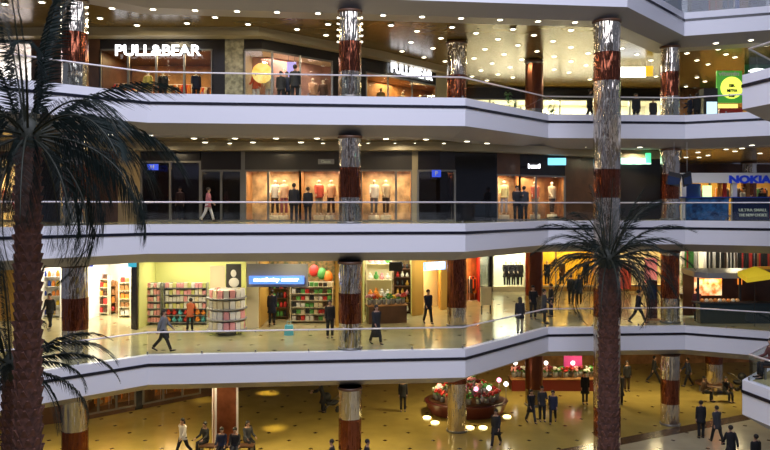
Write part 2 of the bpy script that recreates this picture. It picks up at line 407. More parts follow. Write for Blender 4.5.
# first floor
solid(1, -60, 30, M_ochre)
shop(1, 34, 86, 3.2, 3.0, M_cream, M_white, M_cream, WHT, 130, glass=False)
shop(1, 86, 131, 3.3, 3.0, M_white, M_white, M_white, WHT, 260, glass=False)
solid(1, 131, 137, M_dark)
shop(1, 137, 246, 3.35, 2.6, M_lime, M_lime, M_lime, WHT, 150, glass=False)
solid(1, 246, 258, M_cream)
shop(1, 258, 336, 3.3, 3.0, M_busy, M_ochre, M_grey, WHT, 100, glass=False)
solid(1, 336, 362, M_ochre)
shop(1, 362, 412, 3.35, 3.2, M_busy2, M_lime, M_lime, WHT, 110, glass=False)
solid(1, 412, 423, M_ochre)
shop(1, 423, 441, 2.6, 2, M_cream, M_ochre, M_ochre, GOLD, 60, glass=False)
solid(1, 441, 462, M_ochre)
shop(1, 462, 480, 3.0, 1.5, M_wood, M_red, M_brown, WARM, 90, glass=False)
solid(1, 480, 492, M_dark)
shop(1, 493, 527, 3.1, 1.6, mat('mint_backdrop', (.70, .80, .66), .5), M_cream, M_cream, WHT, 150, sill=.25, frame=M_cream)
solid(1, 527, 541, M_brown)
shop(1, 541, 600, 3.2, 1.6, M_yellow, M_yellow, M_ochre, GOLD, 110, sill=.3, mull=(556,), frame=M_cream)
shop(1, 600, 668, 3.2, 1.6, M_cream, M_cream, M_ochre, GOLD, 110, sill=.3, mull=(630, 648))
shop(1, 668, 800, 3.4, 3, M_cream, M_cream, M_ochre, WHT, 330, glass=False)

# ground floor
solid(0, -60, 78, M_brown)
shop(0, 80, 135, 2.9, 1.8, M_wood, M_brown, M_brown, WARM, 35, mull=(98, 116), sill=.2)
solid(0, 135, 142, M_dark)
shop(0, 143, 200, 2.9, 1.8, M_wood, M_brown, M_brown, WARM, 35, mull=(163, 182), sill=.2)
solid(0, 200, 330, M_brown); solid(0, 330, 800, M_wood)

# ------------------------------------------------------------------ ambient room lamps of the galleries (recessed, lower floors)
for k, pw, colr in ((0, 125, (1, .80, .42)), (1, 75, (1, .86, .55))):
    for x, s in ((40, 24), (120, 23.2), (205, 23), (290, 23), (380, 22.5), (440, 19.5), (510, 18.3), (590, 17.5), (660, 18), (735, 18)):
        p = px(x, s)
        area('gallery_lamp', (p.x, p.y, 5 * k + 3.5), .7, .7, pw, colr)
for x, s in ((150, 24), (270, 24), (400, 23.5), (510, 19), (600, 17), (700, 18)):
    p = px(x, s); area('gallery_lamp', (p.x, p.y, 18.4), .6, .6, 90, (1, .82, .5)); 
for x, s in ((150, 23.6), (270, 23.6), (400, 23.2), (560, 19.6), (640, 19.7), (720, 18)):
    p = px(x, s); area('gallery_lamp', (p.x, p.y, 13.4), .5, .5, 60, (1, .8, .5))

for x, y, pw in ((268, 393, 900), (275, 428, 700), (205, 400, 250)):
    s = sfloor(y, 0); p = px(x, s); l = bpy.data.lights.new('spot_lamp', 'SPOT'); l.energy = pw; l.color = (1, .74, .22); l.spot_size = .42; l.spot_blend = .9; l.shadow_soft_size = .05
    o = bpy.data.objects.new('spot_lamp', l); COL.objects.link(o); o.location = (p.x, p.y, 3.48)

# ------------------------------------------------------------------ downlights
db = MB(); db.lathe([(.11, -.02), (.15, -.02), (.15, .03), (.11, .03)], n=16)
dl_trim_me = db.mesh('trim_ring', M_trim); db = MB(); db.lathe([(.105, -.028), (.112, -.01), (.10, .02)], n=16); dl_lamp_me = db.mesh('lamp_disc', M_lamp)
DL = {3: [(5, 4), (42, 2), (64, 11), (112, 8), (153, 9), (195, 10), (237, 11), (277, 12), (318, 13), (383, 15), (422, 16.5), (461, 18), (500, 19.5), (538, 21), (575, 22),
          (53, 30), (100, 18), (137, 25), (187, 23), (215, 17), (248, 24), (297, 29), (328, 24), (326, 36), (391, 25), (417, 32), (411, 43), (402, 52), (424, 58), (452, 27), (441, 39), (433, 49), (445, 62),
          (476, 34), (498, 40), (485, 50), (504, 55), (474, 59), (492, 64), (513, 29), (518, 46), (522, 60), (510, 68), (498, 75), (481, 71), (472, 77), (487, 81), (513, 78), (534, 36), (553, 42), (571, 31),
          (571, 48), (571, 62), (554, 57), (537, 52), (554, 70), (569, 73), (588, 54), (586, 66), (632, 34), (622, 49), (647, 40), (659, 45), (637, 55), (651, 61), (656, 77), (687, 54), (697, 61), (708, 65),
          (716, 44), (718, 50), (726, 55), (735, 58), (751, 41), (697, 78), (686, 87), (695, 90), (705, 82), (535, 66), (590, 80), (610, 72)],
      2: [(110, 134), (150, 135), (194, 138), (235, 138), (276, 138), (317, 138), (386, 138.5), (426, 139), (467, 141), (487, 143), (506, 145), (524, 148), (552, 149), (205, 142), (253, 142), (301, 142), (230, 143), (323, 143),
          (368, 143), (395, 143), (415, 143), (443, 143), (585, 148), (640, 148), (656, 150), (717, 148), (742, 149), (752, 146), (698, 153), (726, 150), (735, 152), (708, 156), (699, 158), (686, 158), (760, 154)]}
lvl_name = {3: 'bright recessed downlight in the brown ceiling above the top visible shops', 2: 'recessed downlight in the low ceiling of the middle gallery'}
ORD0 = None
def region(k, x, y):
    if k == 3:
        if y < 23 and x < 600: return 'large downlight in the front row under the topmost parapet'
        if x < 345: return 'downlight in the brown top ceiling left of the railing column'
        if x < 457: return 'downlight in the top ceiling between railing and corner columns'
        if x < 534: return 'downlight in the top ceiling, ' + ('nearer half' if y < 55 else 'farther half') + ' between corner and brown columns'
        if x < 600: return 'downlight in the top ceiling between brown and tall columns'
        if x < 665: return 'downlight in the top ceiling between tall and bend columns'
        return 'downlight in the golden top ceiling right of the bend column'
    if x < 345: return ('front' if y < 139.5 else 'rear') + ' row downlight of the middle gallery left of the railing column'
    if x < 560: return ('front' if y < 139.5 or x > 450 and x != 461 else 'rear') + ' row downlight of the middle gallery right of the railing column'
    return 'middle gallery downlight above the blue-lettered kiosk side'
for k, L in DL.items():
    NAMED = {}
    for x, y in L:
        reg = region(k, x, y); NAMED.setdefault(reg, []).append((x, y))
    for i, (x, y) in enumerate(L):
        reg = region(k, x, y); rank = sorted(NAMED[reg]).index((x, y)); lab = '%s, %s from the left' % (reg, ORD[rank])
        h = 5 * k + 3.5 - EYE; s = (HY - y) / h
        p = px(x, s, 5 * k + 3.5 - (.0 if s > 23.3 and x < 470 or s > 22.5 and x < 620 else -.05))
        e = empty('downlight', (p.x, p.y, p.z + .0), 0, lab, 'downlight', 'downlights of the top ceiling' if k == 3 else 'downlights of the middle gallery')
        for nm, me in (('trim_ring', dl_trim_me), ('lamp_disc', dl_lamp_me)):
            o = bpy.data.objects.new(nm, me); COL.objects.link(o); o.parent = e

# ------------------------------------------------------------------ columns
def foil_shaft(r, z0, z1, n=22, seed=0):
    rnd = random.Random(seed); rows = max(1, round((z1 - z0) / .38)); b = MB()
    zs = [z0 + (z1 - z0) * i / rows for i in range(rows + 1)]
    base = [rnd.uniform(-.012, .012) for _ in range(n)]
    g = [[(r + base[k] + rnd.uniform(-.010, .010)) for k in range(n)] for _ in zs]
    vs = [(g[i][k] * math.cos(2 * PI * k / n), g[i][k] * math.sin(2 * PI * k / n), z) for i, z in enumerate(zs) for k in range(n)]
    fs_ = [(i * n + k, i * n + (k + 1) % n, (i + 1) * n + (k + 1) % n, (i + 1) * n + k) for i in range(rows) for k in range(n)]
    fs_ += [list(range(n))[::-1], [rows * n + k for k in range(n)]]
    b.add(vs, fs_); return b
def column(x, s, r, z0, z1, label, bands, beads=False, seed=1, group=None, mm=(None, None)):
    """bands: list of (from, to) heights above z0 of the copper wrapped part"""
    p = px(x, s, z0); root = empty('mirrored_column', p, 0, label, 'column', group); h = z1 - z0; t = 0; q = seed * 10
    for a, c in bands:
        if a > t: foil_shaft(r, t, a, seed=q).build('silver_shaft', mm[0] or M_silver, root); q += 1
        foil_shaft(r + .004, a, c, seed=q).build('copper_band', mm[1] or M_copper, root); q += 1; t = c
    if h > t: foil_shaft(r, t, h, seed=q).build('silver_shaft', mm[0] or M_silver, root)
    b = MB(); b.lathe([(r + .03, h - .10), (r + .05, h - .08), (r + .05, h), (r + .03, h)], n=24); b.build('capital_ring', M_brown, root)
    b = MB(); b.lathe([(r + .03, 0), (r + .05, .02), (r + .05, .08), (r + .02, .10)], n=24); b.build('base_ring', M_frame, root)
    if beads:
        for k_, sg in enumerate((-1, 1)):
            for j in range(5):
                b = MB(); b.ball((sg * (r + .03), -.06, h - .28 - j * .24), .035, 8, 5); b.build('bead_lamp', M_bead, root)
    return root
BD = [(1.05, 2.25)]
for k, nm in ((0, 'ground floor'), (1, 'first gallery'), (2, 'middle gallery'), (3, 'top visible gallery')):
    z0 = 5 * k; z1 = z0 + 3.5; zn = z0 + 3.5
    column(75, 26.4, .47, z0, zn, 'leftmost foil-wrapped column on the %s beside the big palm' % nm, BD, k == 3, 1 + k)
    column(350, 25.0, .45, z0, zn, 'silver and copper column by the railing on the %s, left of centre' % nm, BD, k == 3, 5 + k)
    column(457, 21.0, .46, z0, z1, 'foil column in front of the corner shops on the %s' % nm, [(.9 if k else 2.3, 3.3)] if k < 3 else [(.6, 1.9)], False, 9 + k)
    column(534, 18.6, .46, z0, z1, 'dark brown foil column set back in the middle of the %s' % nm, [(.9, 3.3)], False, 13 + k, None, (mat('dull_foil', (.35, .30, .24), .25, 1.0), mat('dark_copper_foil', (.20, .07, .04), .28, 1.0)))
    column(670, 20.4, .44, z0, z1, 'foil column at the right hand bend of the %s' % nm, BD if k != 1 else [(1.2, 3.3)], False, 17 + k)
for k in (2, 3): pass
column(607, 23.7, .55, 0, 18.5, 'tall freestanding mirrored column rising past every gallery behind the small palm', [(1.05, 2.25), (6.05, 7.25), (11.05, 12.25), (15.95, 17.15)], False, 40)
column(749, 15.6, .45, 10, 13.5, 'far foil column behind the kiosk with blue lettering', BD, False, 50)
column(714, 17.3, .46, 0, 3.5, 'brown column with a bench round it on the ground floor at right', [(1.6, 3.4)], False, 51)
# square copper pillar of the ground floor
p = px(225, 22.3); root = empty('clad_pillar', p, .35, 'broad square copper-clad pillar behind the seated people on the ground floor', 'pillar')
b = MB(); b.box((0, 0, 1.75), (.95, .95, 3.5)); b.build('pillar_core', mat('copper_sheet', (.34, .11, .05), .3, .8, var=.3, vscale=1.5), root)
for sx, sy in ((-1, -1), (1, -1), (1, 1), (-1, 1)):
    b = MB(); b.box((sx * .47, sy * .47, 1.75), (.09, .09, 3.5)); b.build('corner_strip', M_rail, root)

# ------------------------------------------------------------------ palms
M_leaf = mat('palm_leaf', (0.007, 0.015, 0.013), 0.6, var=.4, vscale=3, spec=.25)  # very dark leaf colour holds the shade of the backlit fronds
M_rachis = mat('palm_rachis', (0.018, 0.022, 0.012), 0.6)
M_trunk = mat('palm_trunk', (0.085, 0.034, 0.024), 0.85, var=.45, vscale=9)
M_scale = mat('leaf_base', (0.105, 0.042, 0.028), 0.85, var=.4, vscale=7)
def frond_meshes(L, droop, e0, seed, nl=46, ll=.46, lw=.017, dr_=(.22, .5)):
    rnd = random.Random(seed); n = 22; pts = []; p = Vector((0, 0, 0)); a = e0
    for i in range(n + 1):
        pts.append(p.copy()); a -= droop / n * (0.45 + 1.1 * i / n); p = p + Vector((math.cos(a), 0, math.sin(a))) * (L / n)
    r = MB(); r.tube(pts, [.026 * (1 - .85 * i / n) + .003 for i in range(n + 1)], 5); rm = r.mesh('rachis', M_rachis)
    b = MB()
    for j in range(nl):
        t = .10 + .90 * j / (nl - 1); f = t * n; i = min(n - 1, int(f)); q = pts[i].lerp(pts[i + 1], f - i); d = (pts[i + 1] - pts[i]).normalized()
        up = Vector((-d.z, 0, d.x)); ln = ll * (math.sin(PI * min(1, t * .93 + .08)) ** .6) * rnd.uniform(.85, 1.1) + .06
        for sg in (-1, 1):
            side = Vector((0, sg, 0)); dr = (side * .55 + d * .80 + up * rnd.uniform(-.1, .15)).normalized()
            m = q + dr * ln * .55; tip = q + dr * ln + Vector((0, 0, -1)) * ln * rnd.uniform(*dr_)
            w = d * lw + side * lw * .5
            b.add([q - w, q + w, m + w, tip, m - w], [(0, 1, 2, 4), (4, 2, 3)])
    return b.mesh('leaflets', M_leaf), rm
def palm(x, s, r0, r1, ztop, L, nf, label, seed, zbase=0.0, full=True, ll=.46, elev=(-.45, 1.35), lw=.017, nl=46, dr_=(.22, .5), spears=4):
    rnd = random.Random(seed); p = px(x, s, zbase); h = ztop - zbase
    root = empty('palm_tree', p, 0, label, 'palm')
    b = MB(); n = 40; b.lathe([(r0 + (r1 - r0) * i / n + (.02 if i % 2 else 0), h * i / n) for i in range(n + 1)], n=16); b.build('trunk', M_trunk, root)
    # rough leaf bases spiralling up the trunk
    b = MB(); rows = int(h / .19)
    for i in range(rows):
        zz = h * i / rows; r = r0 + (r1 - r0) * i / rows
        m = 9
        for k in range(m):
            a = 2 * PI * (k + .5 * (i % 2)) / m + rnd.uniform(-.1, .1); ca, sa = math.cos(a), math.sin(a); w = r * .34
            o = r + rnd.uniform(.035, .075)
            vs = [(ca * r - sa * w, sa * r + ca * w, zz), (ca * r + sa * w, sa * r - ca * w, zz), (ca * o + sa * w * .3, sa * o - ca * w * .3, zz + .15), (ca * o - sa * w * .3, sa * o + ca * w * .3, zz + .15), (ca * r * .9, sa * r * .9, zz + .17)]
            b.add(vs, [(0, 1, 2, 3), (3, 2, 4), (0, 3, 4), (1, 4, 2)])
    b.build('trunk_scales', M_scale, root)
    b = MB(); b.ball((0, 0, h - .05), (r1 * 1.25, r1 * 1.25, .45), 14, 8); b.build('crown_heart', M_rachis, root)
    variants = [frond_meshes(L, dr, 0.0, seed * 31 + q, nl=nl, ll=ll * (.55 if q == 4 else 1), lw=lw, dr_=dr_) for q, dr in enumerate((1.0, 1.35, 1.7, 2.0, .35))]
    ga = 2.39996
    for i in range(nf):
        t = i / (nf - 1); az = i * ga + rnd.uniform(-.15, .15); el = elev[0] + (elev[1] - elev[0]) * t + rnd.uniform(-.1, .1)
        if i >= nf - spears: el = 1.15 + .4 * rnd.random()
        v = variants[4] if i >= nf - spears else variants[min(3, int(4 * (1 - t) * .55 + rnd.random() * 2))] if el < 1.05 else variants[0 if rnd.random() < .6 else 1]
        fr = bpy.data.objects.new('frond', v[1]); COL.objects.link(fr); fr.parent = root
        fr.location = (math.cos(az) * r1 * .6, math.sin(az) * r1 * .6, h + .12 * t - .05)
        fr.rotation_euler = (0, -el, az); k = rnd.uniform(.85, 1.08); fr.scale = (k, k, k)
        lf = bpy.data.objects.new('leaflets', v[0]); COL.objects.link(lf); lf.parent = fr
    return root
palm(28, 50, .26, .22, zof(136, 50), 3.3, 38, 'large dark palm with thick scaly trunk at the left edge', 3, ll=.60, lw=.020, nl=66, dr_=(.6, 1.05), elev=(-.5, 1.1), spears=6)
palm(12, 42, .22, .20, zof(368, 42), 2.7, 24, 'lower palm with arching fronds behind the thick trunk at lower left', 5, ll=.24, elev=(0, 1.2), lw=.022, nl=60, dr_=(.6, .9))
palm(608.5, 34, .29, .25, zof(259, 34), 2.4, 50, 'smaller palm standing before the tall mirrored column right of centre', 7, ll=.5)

# ------------------------------------------------------------------ people
M_skin = mat('skin', (.42, .24, .16), .55); M_hairm = mat('dark_hair', (.02, .014, .01), .6); M_shoe = mat('shoe_leather', (.012, .01, .01), .4)
M_feat = mat('eye_lip', (.08, .03, .025), .4)
def V(*a): return Vector(a)
def limb(origin, swing, bend, l1, l2, out=0.0, fwd_bend=1):
    """swing: forward angle of the upper piece (rad); bend: angle added at the middle joint"""
    d1 = V(out, -math.sin(swing), -math.cos(swing)).normalized(); k = origin + d1 * l1
    a2 = swing + fwd_bend * bend; d2 = V(out * .4, -math.sin(a2), -math.cos(a2)).normalized(); return k, k + d2 * l2, d2
POSES = {  # hipL kneeL hipR kneeR armL elbL armR elbR lean
 'stand': (.03, .02, -.04, .03, .05, .15, -.03, .2, .02),
 'walk_a': (.48, .10, -.38, .35, -.45, .25, .42, .35, .06),
 'walk_b': (-.30, .25, .36, .08, .35, .45, -.30, .2, .05),
 'talk': (.04, .03, .12, .14, .20, .9, .55, 1.35, .03),
 'phone': (.05, .05, -.08, .05, .10, .3, .85, 1.9, .08),
 'lean': (.10, .05, -.10, .12, .60, .8, .65, .75, .28),
 'sit': (1.52, 1.50, 1.48, 1.40, .40, .8, .35, .9, .10),
 'display': (.10, .02, -.10, .05, .35, .6, -.15, .35, -.03),
}
PCACHE = {}
def figure(pose, coat_len, hair_len):
    key = (pose, coat_len, hair_len)
    if key in PCACHE: return PCACHE[key]
    hl, kl, hr, kr, al, el, ar, er, lean = POSES[pose]
    pel = V(0, 0, .93)
    def up(z): return pel + V(0, -math.sin(lean) * (z - .93), math.cos(lean) * (z - .93))
    waist, chest, sh, neck, chin, head, crown = up(1.10), up(1.28), up(1.40), up(1.47), up(1.535) + V(0, -.02, 0), up(1.61), up(1.68)
    verts = []; edges = []; rad = []
    def nv(p, r): verts.append(tuple(p)); rad.append(r); return len(verts) - 1
    def ch(start, items):
        a = start
        for p, r in items: b_ = nv(p, r); edges.append((a, b_)); a = b_
        return a
    ip = nv(pel, .115); iw = ch(ip, [(waist, .10)]); ic = ch(iw, [(chest, .115)]); ish = ch(ic, [(sh, .09)])
    hd = ch(ish, [(neck, .048), (chin, .062), (head, .083), (crown, .062)])
    ch(hd - 1, [(head + V(0, -.088, -.015), .014), (head + V(0, -.103, -.03), .010)])
    for sg in (-1, 1): ch(hd - 1, [(head + V(sg * .082, .01, -.01), .014), (head + V(sg * .094, .015, .005), .010)])
    legs = []; arms = []
    for sg, hs, kb in ((-1, hl, kl), (1, hr, kr)):
        hip = pel + V(sg * .092, 0, -.04); kn, an, d = limb(hip, hs, -kb, .41, .405, sg * .02); kn_r = kn
        toe_dir = V(0, -1, 0) if pose == 'sit' else V(0, -math.cos(min(.5, abs(hs - kb)) ), math.sin((hs - kb) * .6)).normalized()
        heel = an + V(0, .03, -.035); toe = an + toe_dir * .17 + V(0, 0, -.045)
        ch(ip, [(hip, .09), (hip.lerp(kn, .5), .072), (kn, .054), (kn.lerp(an, .4), .052), (an, .034), (an + toe_dir * .09 + V(0, 0, -.04), .032), (toe, .024)])
        legs.append((hip, kn, an, toe_dir))
    for sg, sw, eb in ((-1, al, el), (1, ar, er)):
        s0 = sh + V(sg * .165, 0, -.01); e_, w_, d = limb(s0, sw, eb, .28, .245, sg * .10)
        iwst = ch(ish, [(s0, .052), (s0.lerp(e_, .5), .043), (e_, .036), (w_, .024)])
        side = V(sg, 0, 0); nrm = d.cross(side).normalized(); palm_c = w_ + d * .05
        ipalm = ch(iwst, [(palm_c, .026), (w_ + d * .085, .024)])
        for q, (o, ln) in enumerate(((-.027, .060), (-.010, .072), (.009, .066), (.026, .052))):
            f0 = w_ + d * .095 + nrm * o; f1 = f0 + (d - side * .25).normalized() * ln * .55; f2 = f1 + (d - side * .7).normalized() * ln * .45
            ch(ipalm, [(f0, .0095), (f1, .0085), (f2, .007)])
        t0 = w_ + d * .035 - nrm * .032; ch(ipalm - 1, [(t0, .011), (t0 + (d * .6 - nrm * .6).normalized() * .035, .010), (t0 + (d * .9 - nrm * .4).normalized() * .062, .008)])
        arms.append((s0, e_, w_, d))
    me = bpy.data.meshes.new('body'); me.from_pydata(verts, edges, [])
    ob = bpy.data.objects.new('tmp', me); COL.objects.link(ob)
    ob.modifiers.new('Skin', 'SKIN')
    if not me.skin_vertices:
        bm = bmesh.new(); bm.from_mesh(me); bm.verts.layers.skin.verify(); bm.to_mesh(me); bm.free()
    for i, r in enumerate(rad): me.skin_vertices[0].data[i].radius = (r, r)
    me.skin_vertices[0].data[0].use_root = True
    ss = ob.modifiers.new('Sub', 'SUBSURF'); ss.levels = 1; ss.render_levels = 1
    dg = bpy.context.evaluated_depsgraph_get(); dg.update()
    bm_ = bpy.data.meshes.new_from_object(ob.evaluated_get(dg)); bm_.name = 'body'; bm_.materials.clear(); bm_.materials.append(M_skin)
    bm_.polygons.foreach_set('use_smooth', [True] * len(bm_.polygons))
    bpy.data.objects.remove(ob)
    # coat
    c = MB(); hem = pel + V(0, 0, -.02 - coat_len)
    if pose == 'sit': hem = pel + V(0, -.10, -.06)
    c.tube([neck + V(0, 0, -.02), sh + V(0, .01, .02), up(1.33), chest + V(0, 0, -.06), waist, pel + V(0, 0, .05), pel.lerp(hem, .5), hem],
           [(.062, .06), (.155, .092), (.195, .118), (.19, .125), (.165, .118), (.175, .128), (.185, .14), (.20 + coat_len * .12, .155 + coat_len * .12)], 16)
    for s0, e_, w_, d in arms:
        c.tube([s0 + V(0, 0, .035) - (s0 - sh) * .25, s0 + V(0, 0, -.02), s0.lerp(e_, .5), e_, e_.lerp(w_, .5), w_ - d * .01], [.05, .068, .060, .054, .047, .040], 10)
    coat = c.mesh('coat', mat('default_cloth', (.02, .02, .025), .8))
    t = MB(); t.tube([pel + V(0, 0, .08), pel, pel + V(0, 0, -.10)], [(.150, .112), (.170, .125), (.13, .10)], 14)
    for hip, kn, an, td in legs:
        t.tube([hip + V(0, 0, .03), hip.lerp(kn, .45), kn, kn.lerp(an, .5), an + (kn - an) * .06], [.098, .086, .068, .064, .060], 10)
    tr = t.mesh('trousers', mat('default_cloth', (.02, .02, .025), .8))
    shs = []
    for hip, kn, an, td in legs:
        b = MB(); b.tube([an + V(0, .045, -.03), an + V(0, .02, -.03), an + td * .07 + V(0, 0, -.042), an + td * .15 + V(0, 0, -.052), an + td * .20 + V(0, 0, -.057)], [(.030, .036), (.042, .045), (.044, .036), (.044, .028), (.022, .016)], 10)
        shs.append(b.mesh('shoe', M_shoe))
    b = MB(); b.ball(head + V(0, .022, .028), (.096, .100, .098), 14, 8)
    if hair_len: b.tube([head + V(0, .05, .04), head + V(0, .085, -.06), head + V(0, .085, -.06 - hair_len * .5), head + V(0, .08, -.06 - hair_len)], [(.07, .05), (.092, .05), (.085, .04), (.05, .02)], 10)
    hair = b.mesh('hair', M_hairm)
    b = MB()
    for sg in (-1, 1): b.ball(head + V(sg * .031, -.080, .0), (.012, .008, .007), 6, 4)
    b.ball(head + V(0, -.078, -.060), (.022, .008, .006), 8, 4); feat = b.mesh('face', M_feat)
    zmin = min(v.co.z for v in bm_.vertices)
    allz = min([zmin] + [v.co.z for m_ in shs for v in m_.vertices])
    PCACHE[key] = (bm_, coat, tr, shs, hair, feat, allz); return PCACHE[key]
def cloth(col): return mat('cloth_%d_%d_%d' % tuple(int(c * 1000) for c in col), col, .8)
BLK = (.012, .012, .015); DGR = (.04, .042, .048); NVY = (.014, .02, .05); BRN = (.07, .035, .02); WHC = (.65, .62, .58); PNK = (.45, .15, .17); GRY = (.16, .165, .18); BEI = (.38, .30, .20)
def person(x, s, z, rz, pose, coat, trs, label, cat='person', coat_len=.15, hair_len=0.0, height=1.70, skin=None, hairc=None, group=None, bag=None):
    bm_, cm, tm, shs, hm, fm, zmin = figure(pose, coat_len, hair_len); k = height / 1.70
    p = px(x, s, z); root = empty('person' if cat == 'person' else cat, p, rz, label, cat, group); root.scale = (k, k, k)
    def part(nm, me, m=None):
        o = bpy.data.objects.new(nm, me); COL.objects.link(o); o.parent = root; o.location = (0, 0, -zmin)
        if m: recolor(o, m)
        return o
    part('body', bm_, skin); part('coat', cm, cloth(coat)); part('trousers', tm, cloth(trs))
    if cat == 'person':
        for m_ in shs: part('shoe', m_)
        part('hair', hm, hairc); part('face', fm)
    if bag:
        b = MB(); b.box((.24, -.02, .62), (.10, .30, .26), taper=.8); b.tube([(.24, -.10, .75), (.24, -.09, .92), (.24, .06, .92), (.24, .07, .75)], .008, 5); b.build('shoulder_bag', bag, root)
    return root
FWD = 0.0; AWAY = PI; RGT = PI / 2; LFT = -PI / 2   # facing
L1 = 5.0; L2 = 10.0; L3 = 15.0
# first gallery
person(163, 25.5, L1, RGT, 'walk_a', GRY, BLK, 'woman in grey top and black trousers striding along the first gallery railing', coat_len=.05, hair_len=.12, bag=M_blackgoods)
person(330, 23.1, L1, FWD, 'stand', BLK, BLK, 'dark-clad person standing beside the column before the toy-coloured shelves', coat_len=.1, height=1.62)
person(376, 24.3, L1, FWD + .5, 'walk_b', BLK, BLK, 'person in a long black coat just right of the railing column', coat_len=.55, hair_len=.1, height=1.64)
person(428, 20.7, L1, FWD + .3, 'walk_b', NVY, BLK, 'man in dark jacket walking out of the ochre doorway', height=1.66)
person(520, 22.3, L1, AWAY, 'stand', BLK, BEI, 'girl with long hair and light leggings standing at the gallery bend', coat_len=.2, hair_len=.3, height=1.6)
person(533, 19.8, L1, FWD, 'talk', BLK, BLK, 'dark figure by the brown column, left one of the chatting group', height=1.66)
person(544, 20.6, L1, RGT, 'talk', DGR, BLK, 'person in charcoal coat in front of the chatting group', coat_len=.35, height=1.66)
person(551, 19.5, L1, LFT, 'stand', BLK, NVY, 'person in black turned left within the chatting group', height=1.7)
person(571, 17.2, L1, AWAY, 'stand', BLK, BLK, 'window shopper in black left of the palm before yellow display', height=1.68)
person(579, 17.3, L1, AWAY, 'stand', NVY, BLK, 'window shopper in navy beside the palm fronds', height=1.7, coat_len=.3)
person(638, 20.6, L1, RGT, 'walk_a', BLK, BLK, 'man in black striding past between small palm and bend column', height=1.66)
person(50, 21.6, L1, FWD, 'walk_b', BLK, BLK, 'dark figure walking between the thick palm trunk and leftmost column', height=1.66)
person(272, 20.9, L1, AWAY, 'stand', NVY, BLK, 'customer in navy coat at the dark goods under the blue sign', coat_len=.3, height=1.66)
person(697, 20.2, L1, AWAY, 'stand', (.10, .02, .02), BLK, 'customer in dark red coat at the left end of the snack stall', coat_len=.4, height=1.6)
person(190, 22.0, L1, AWAY, 'lean', (.5, .12, .05), BLK, 'shopper in orange-red jacket bending to low shelves', height=1.5)
# ground floor
person(183, 23.4, 0, FWD - .5, 'walk_a', WHC, BLK, 'woman in white top and black trousers at the bottom left of the hall', coat_len=.1, hair_len=.2, height=1.68)
person(403, 19.2, 0, FWD, 'stand', BLK, BLK, 'lone man in black standing left of the flower stall', height=1.7)
person(496, 22.5, 0, FWD - .4, 'walk_a', BLK, BLK, 'man in a black coat striding forward before the flower stall', coat_len=.3, height=1.72)
person(531, 20.3, 0, FWD + .3, 'walk_b', BLK, DGR, 'leftmost of three walkers in dark coats near the brown column', coat_len=.3, hair_len=.1, height=1.66)
person(542, 20.1, 0, FWD, 'talk', DGR, BLK, 'middle one of three walkers near the brown column', height=1.72)
person(553, 20.3, 0, FWD - .3, 'walk_a', NVY, BLK, 'rightmost of three walkers near the brown column', height=1.66)
person(585, 18.5, 0, FWD, 'stand', BLK, BLK, 'person in black left of the tall palm trunk on ground floor', height=1.72, coat_len=.35)
person(620, 18.6, 0, AWAY, 'stand', DGR, BLK, 'person in charcoal right behind the tall mirrored column', height=1.74, coat_len=.4)
person(627, 17.3, 0, FWD, 'stand', BLK, BRN, 'person in black further back right of the tall mirrored column', height=1.72)
person(654, 16.6, 0, RGT, 'walk_a', BLK, BLK, 'distant person in black left of the bend column, walking', height=1.7)
person(688, 16.9, 0, LFT, 'walk_b', NVY, BLK, 'distant person in navy right of the bend column, walking', height=1.72)
person(701, 21.7, 0, AWAY, 'stand', BLK, BLK, 'left man of the dark-coated pair walking away near the floor band', coat_len=.2, height=1.72)
person(717, 22.2, 0, AWAY + .2, 'walk_b', DGR, BLK, 'right man of the dark-coated pair walking away near the floor band', coat_len=.2, height=1.70)
person(731, 24.4, 0, AWAY, 'walk_a', BLK, BLK, 'broad man in black in the lower right foreground', coat_len=.2, height=1.75)
person(756, 25.3, 0, AWAY + .2, 'stand', BLK, BLK, 'shorter person in black at the lower right edge', coat_len=.25, height=1.66)
# seated people
person(703, 18.2, 0, RGT - .6, 'sit', BRN, BLK, 'person in brown seated left on the bench round the far right column')
person(725, 18.2, 0, FWD + .3, 'sit', BLK, BLK, 'person in black seated right on the bench round the far right column')
person(206, 23.0, 0, FWD - .6, 'sit', BLK, BLK, 'leftmost seated person in black at the copper pillar')
person(222, 23.6, 0, FWD, 'sit', NVY, BLK, 'seated person in navy in front of the copper pillar')
person(235, 23.6, 0, FWD + .1, 'sit', BLK, DGR, 'seated person in black and grey in front of the copper pillar')
person(247, 22.9, 0, FWD + .7, 'sit', DGR, BLK, 'rightmost seated person in charcoal at the copper pillar', hair_len=.15)
person(333, 24.9, 0, LFT, 'sit', BLK, BLK, 'person seated left of the mirrored column at the bottom edge')
person(366, 24.9, 0, RGT, 'sit', BLK, BLK, 'person seated right of the mirrored column at the bottom edge')
person(323, 19.3, 0, LFT, 'lean', BLK, BLK, 'person in black bending over a pram under the gallery', height=1.65, coat_len=.4)
person(773, 30.2, L1, LFT, 'sit', (.10, .03, .025), BLK, 'person in dark reddish top sitting at the corner landing on the right edge')
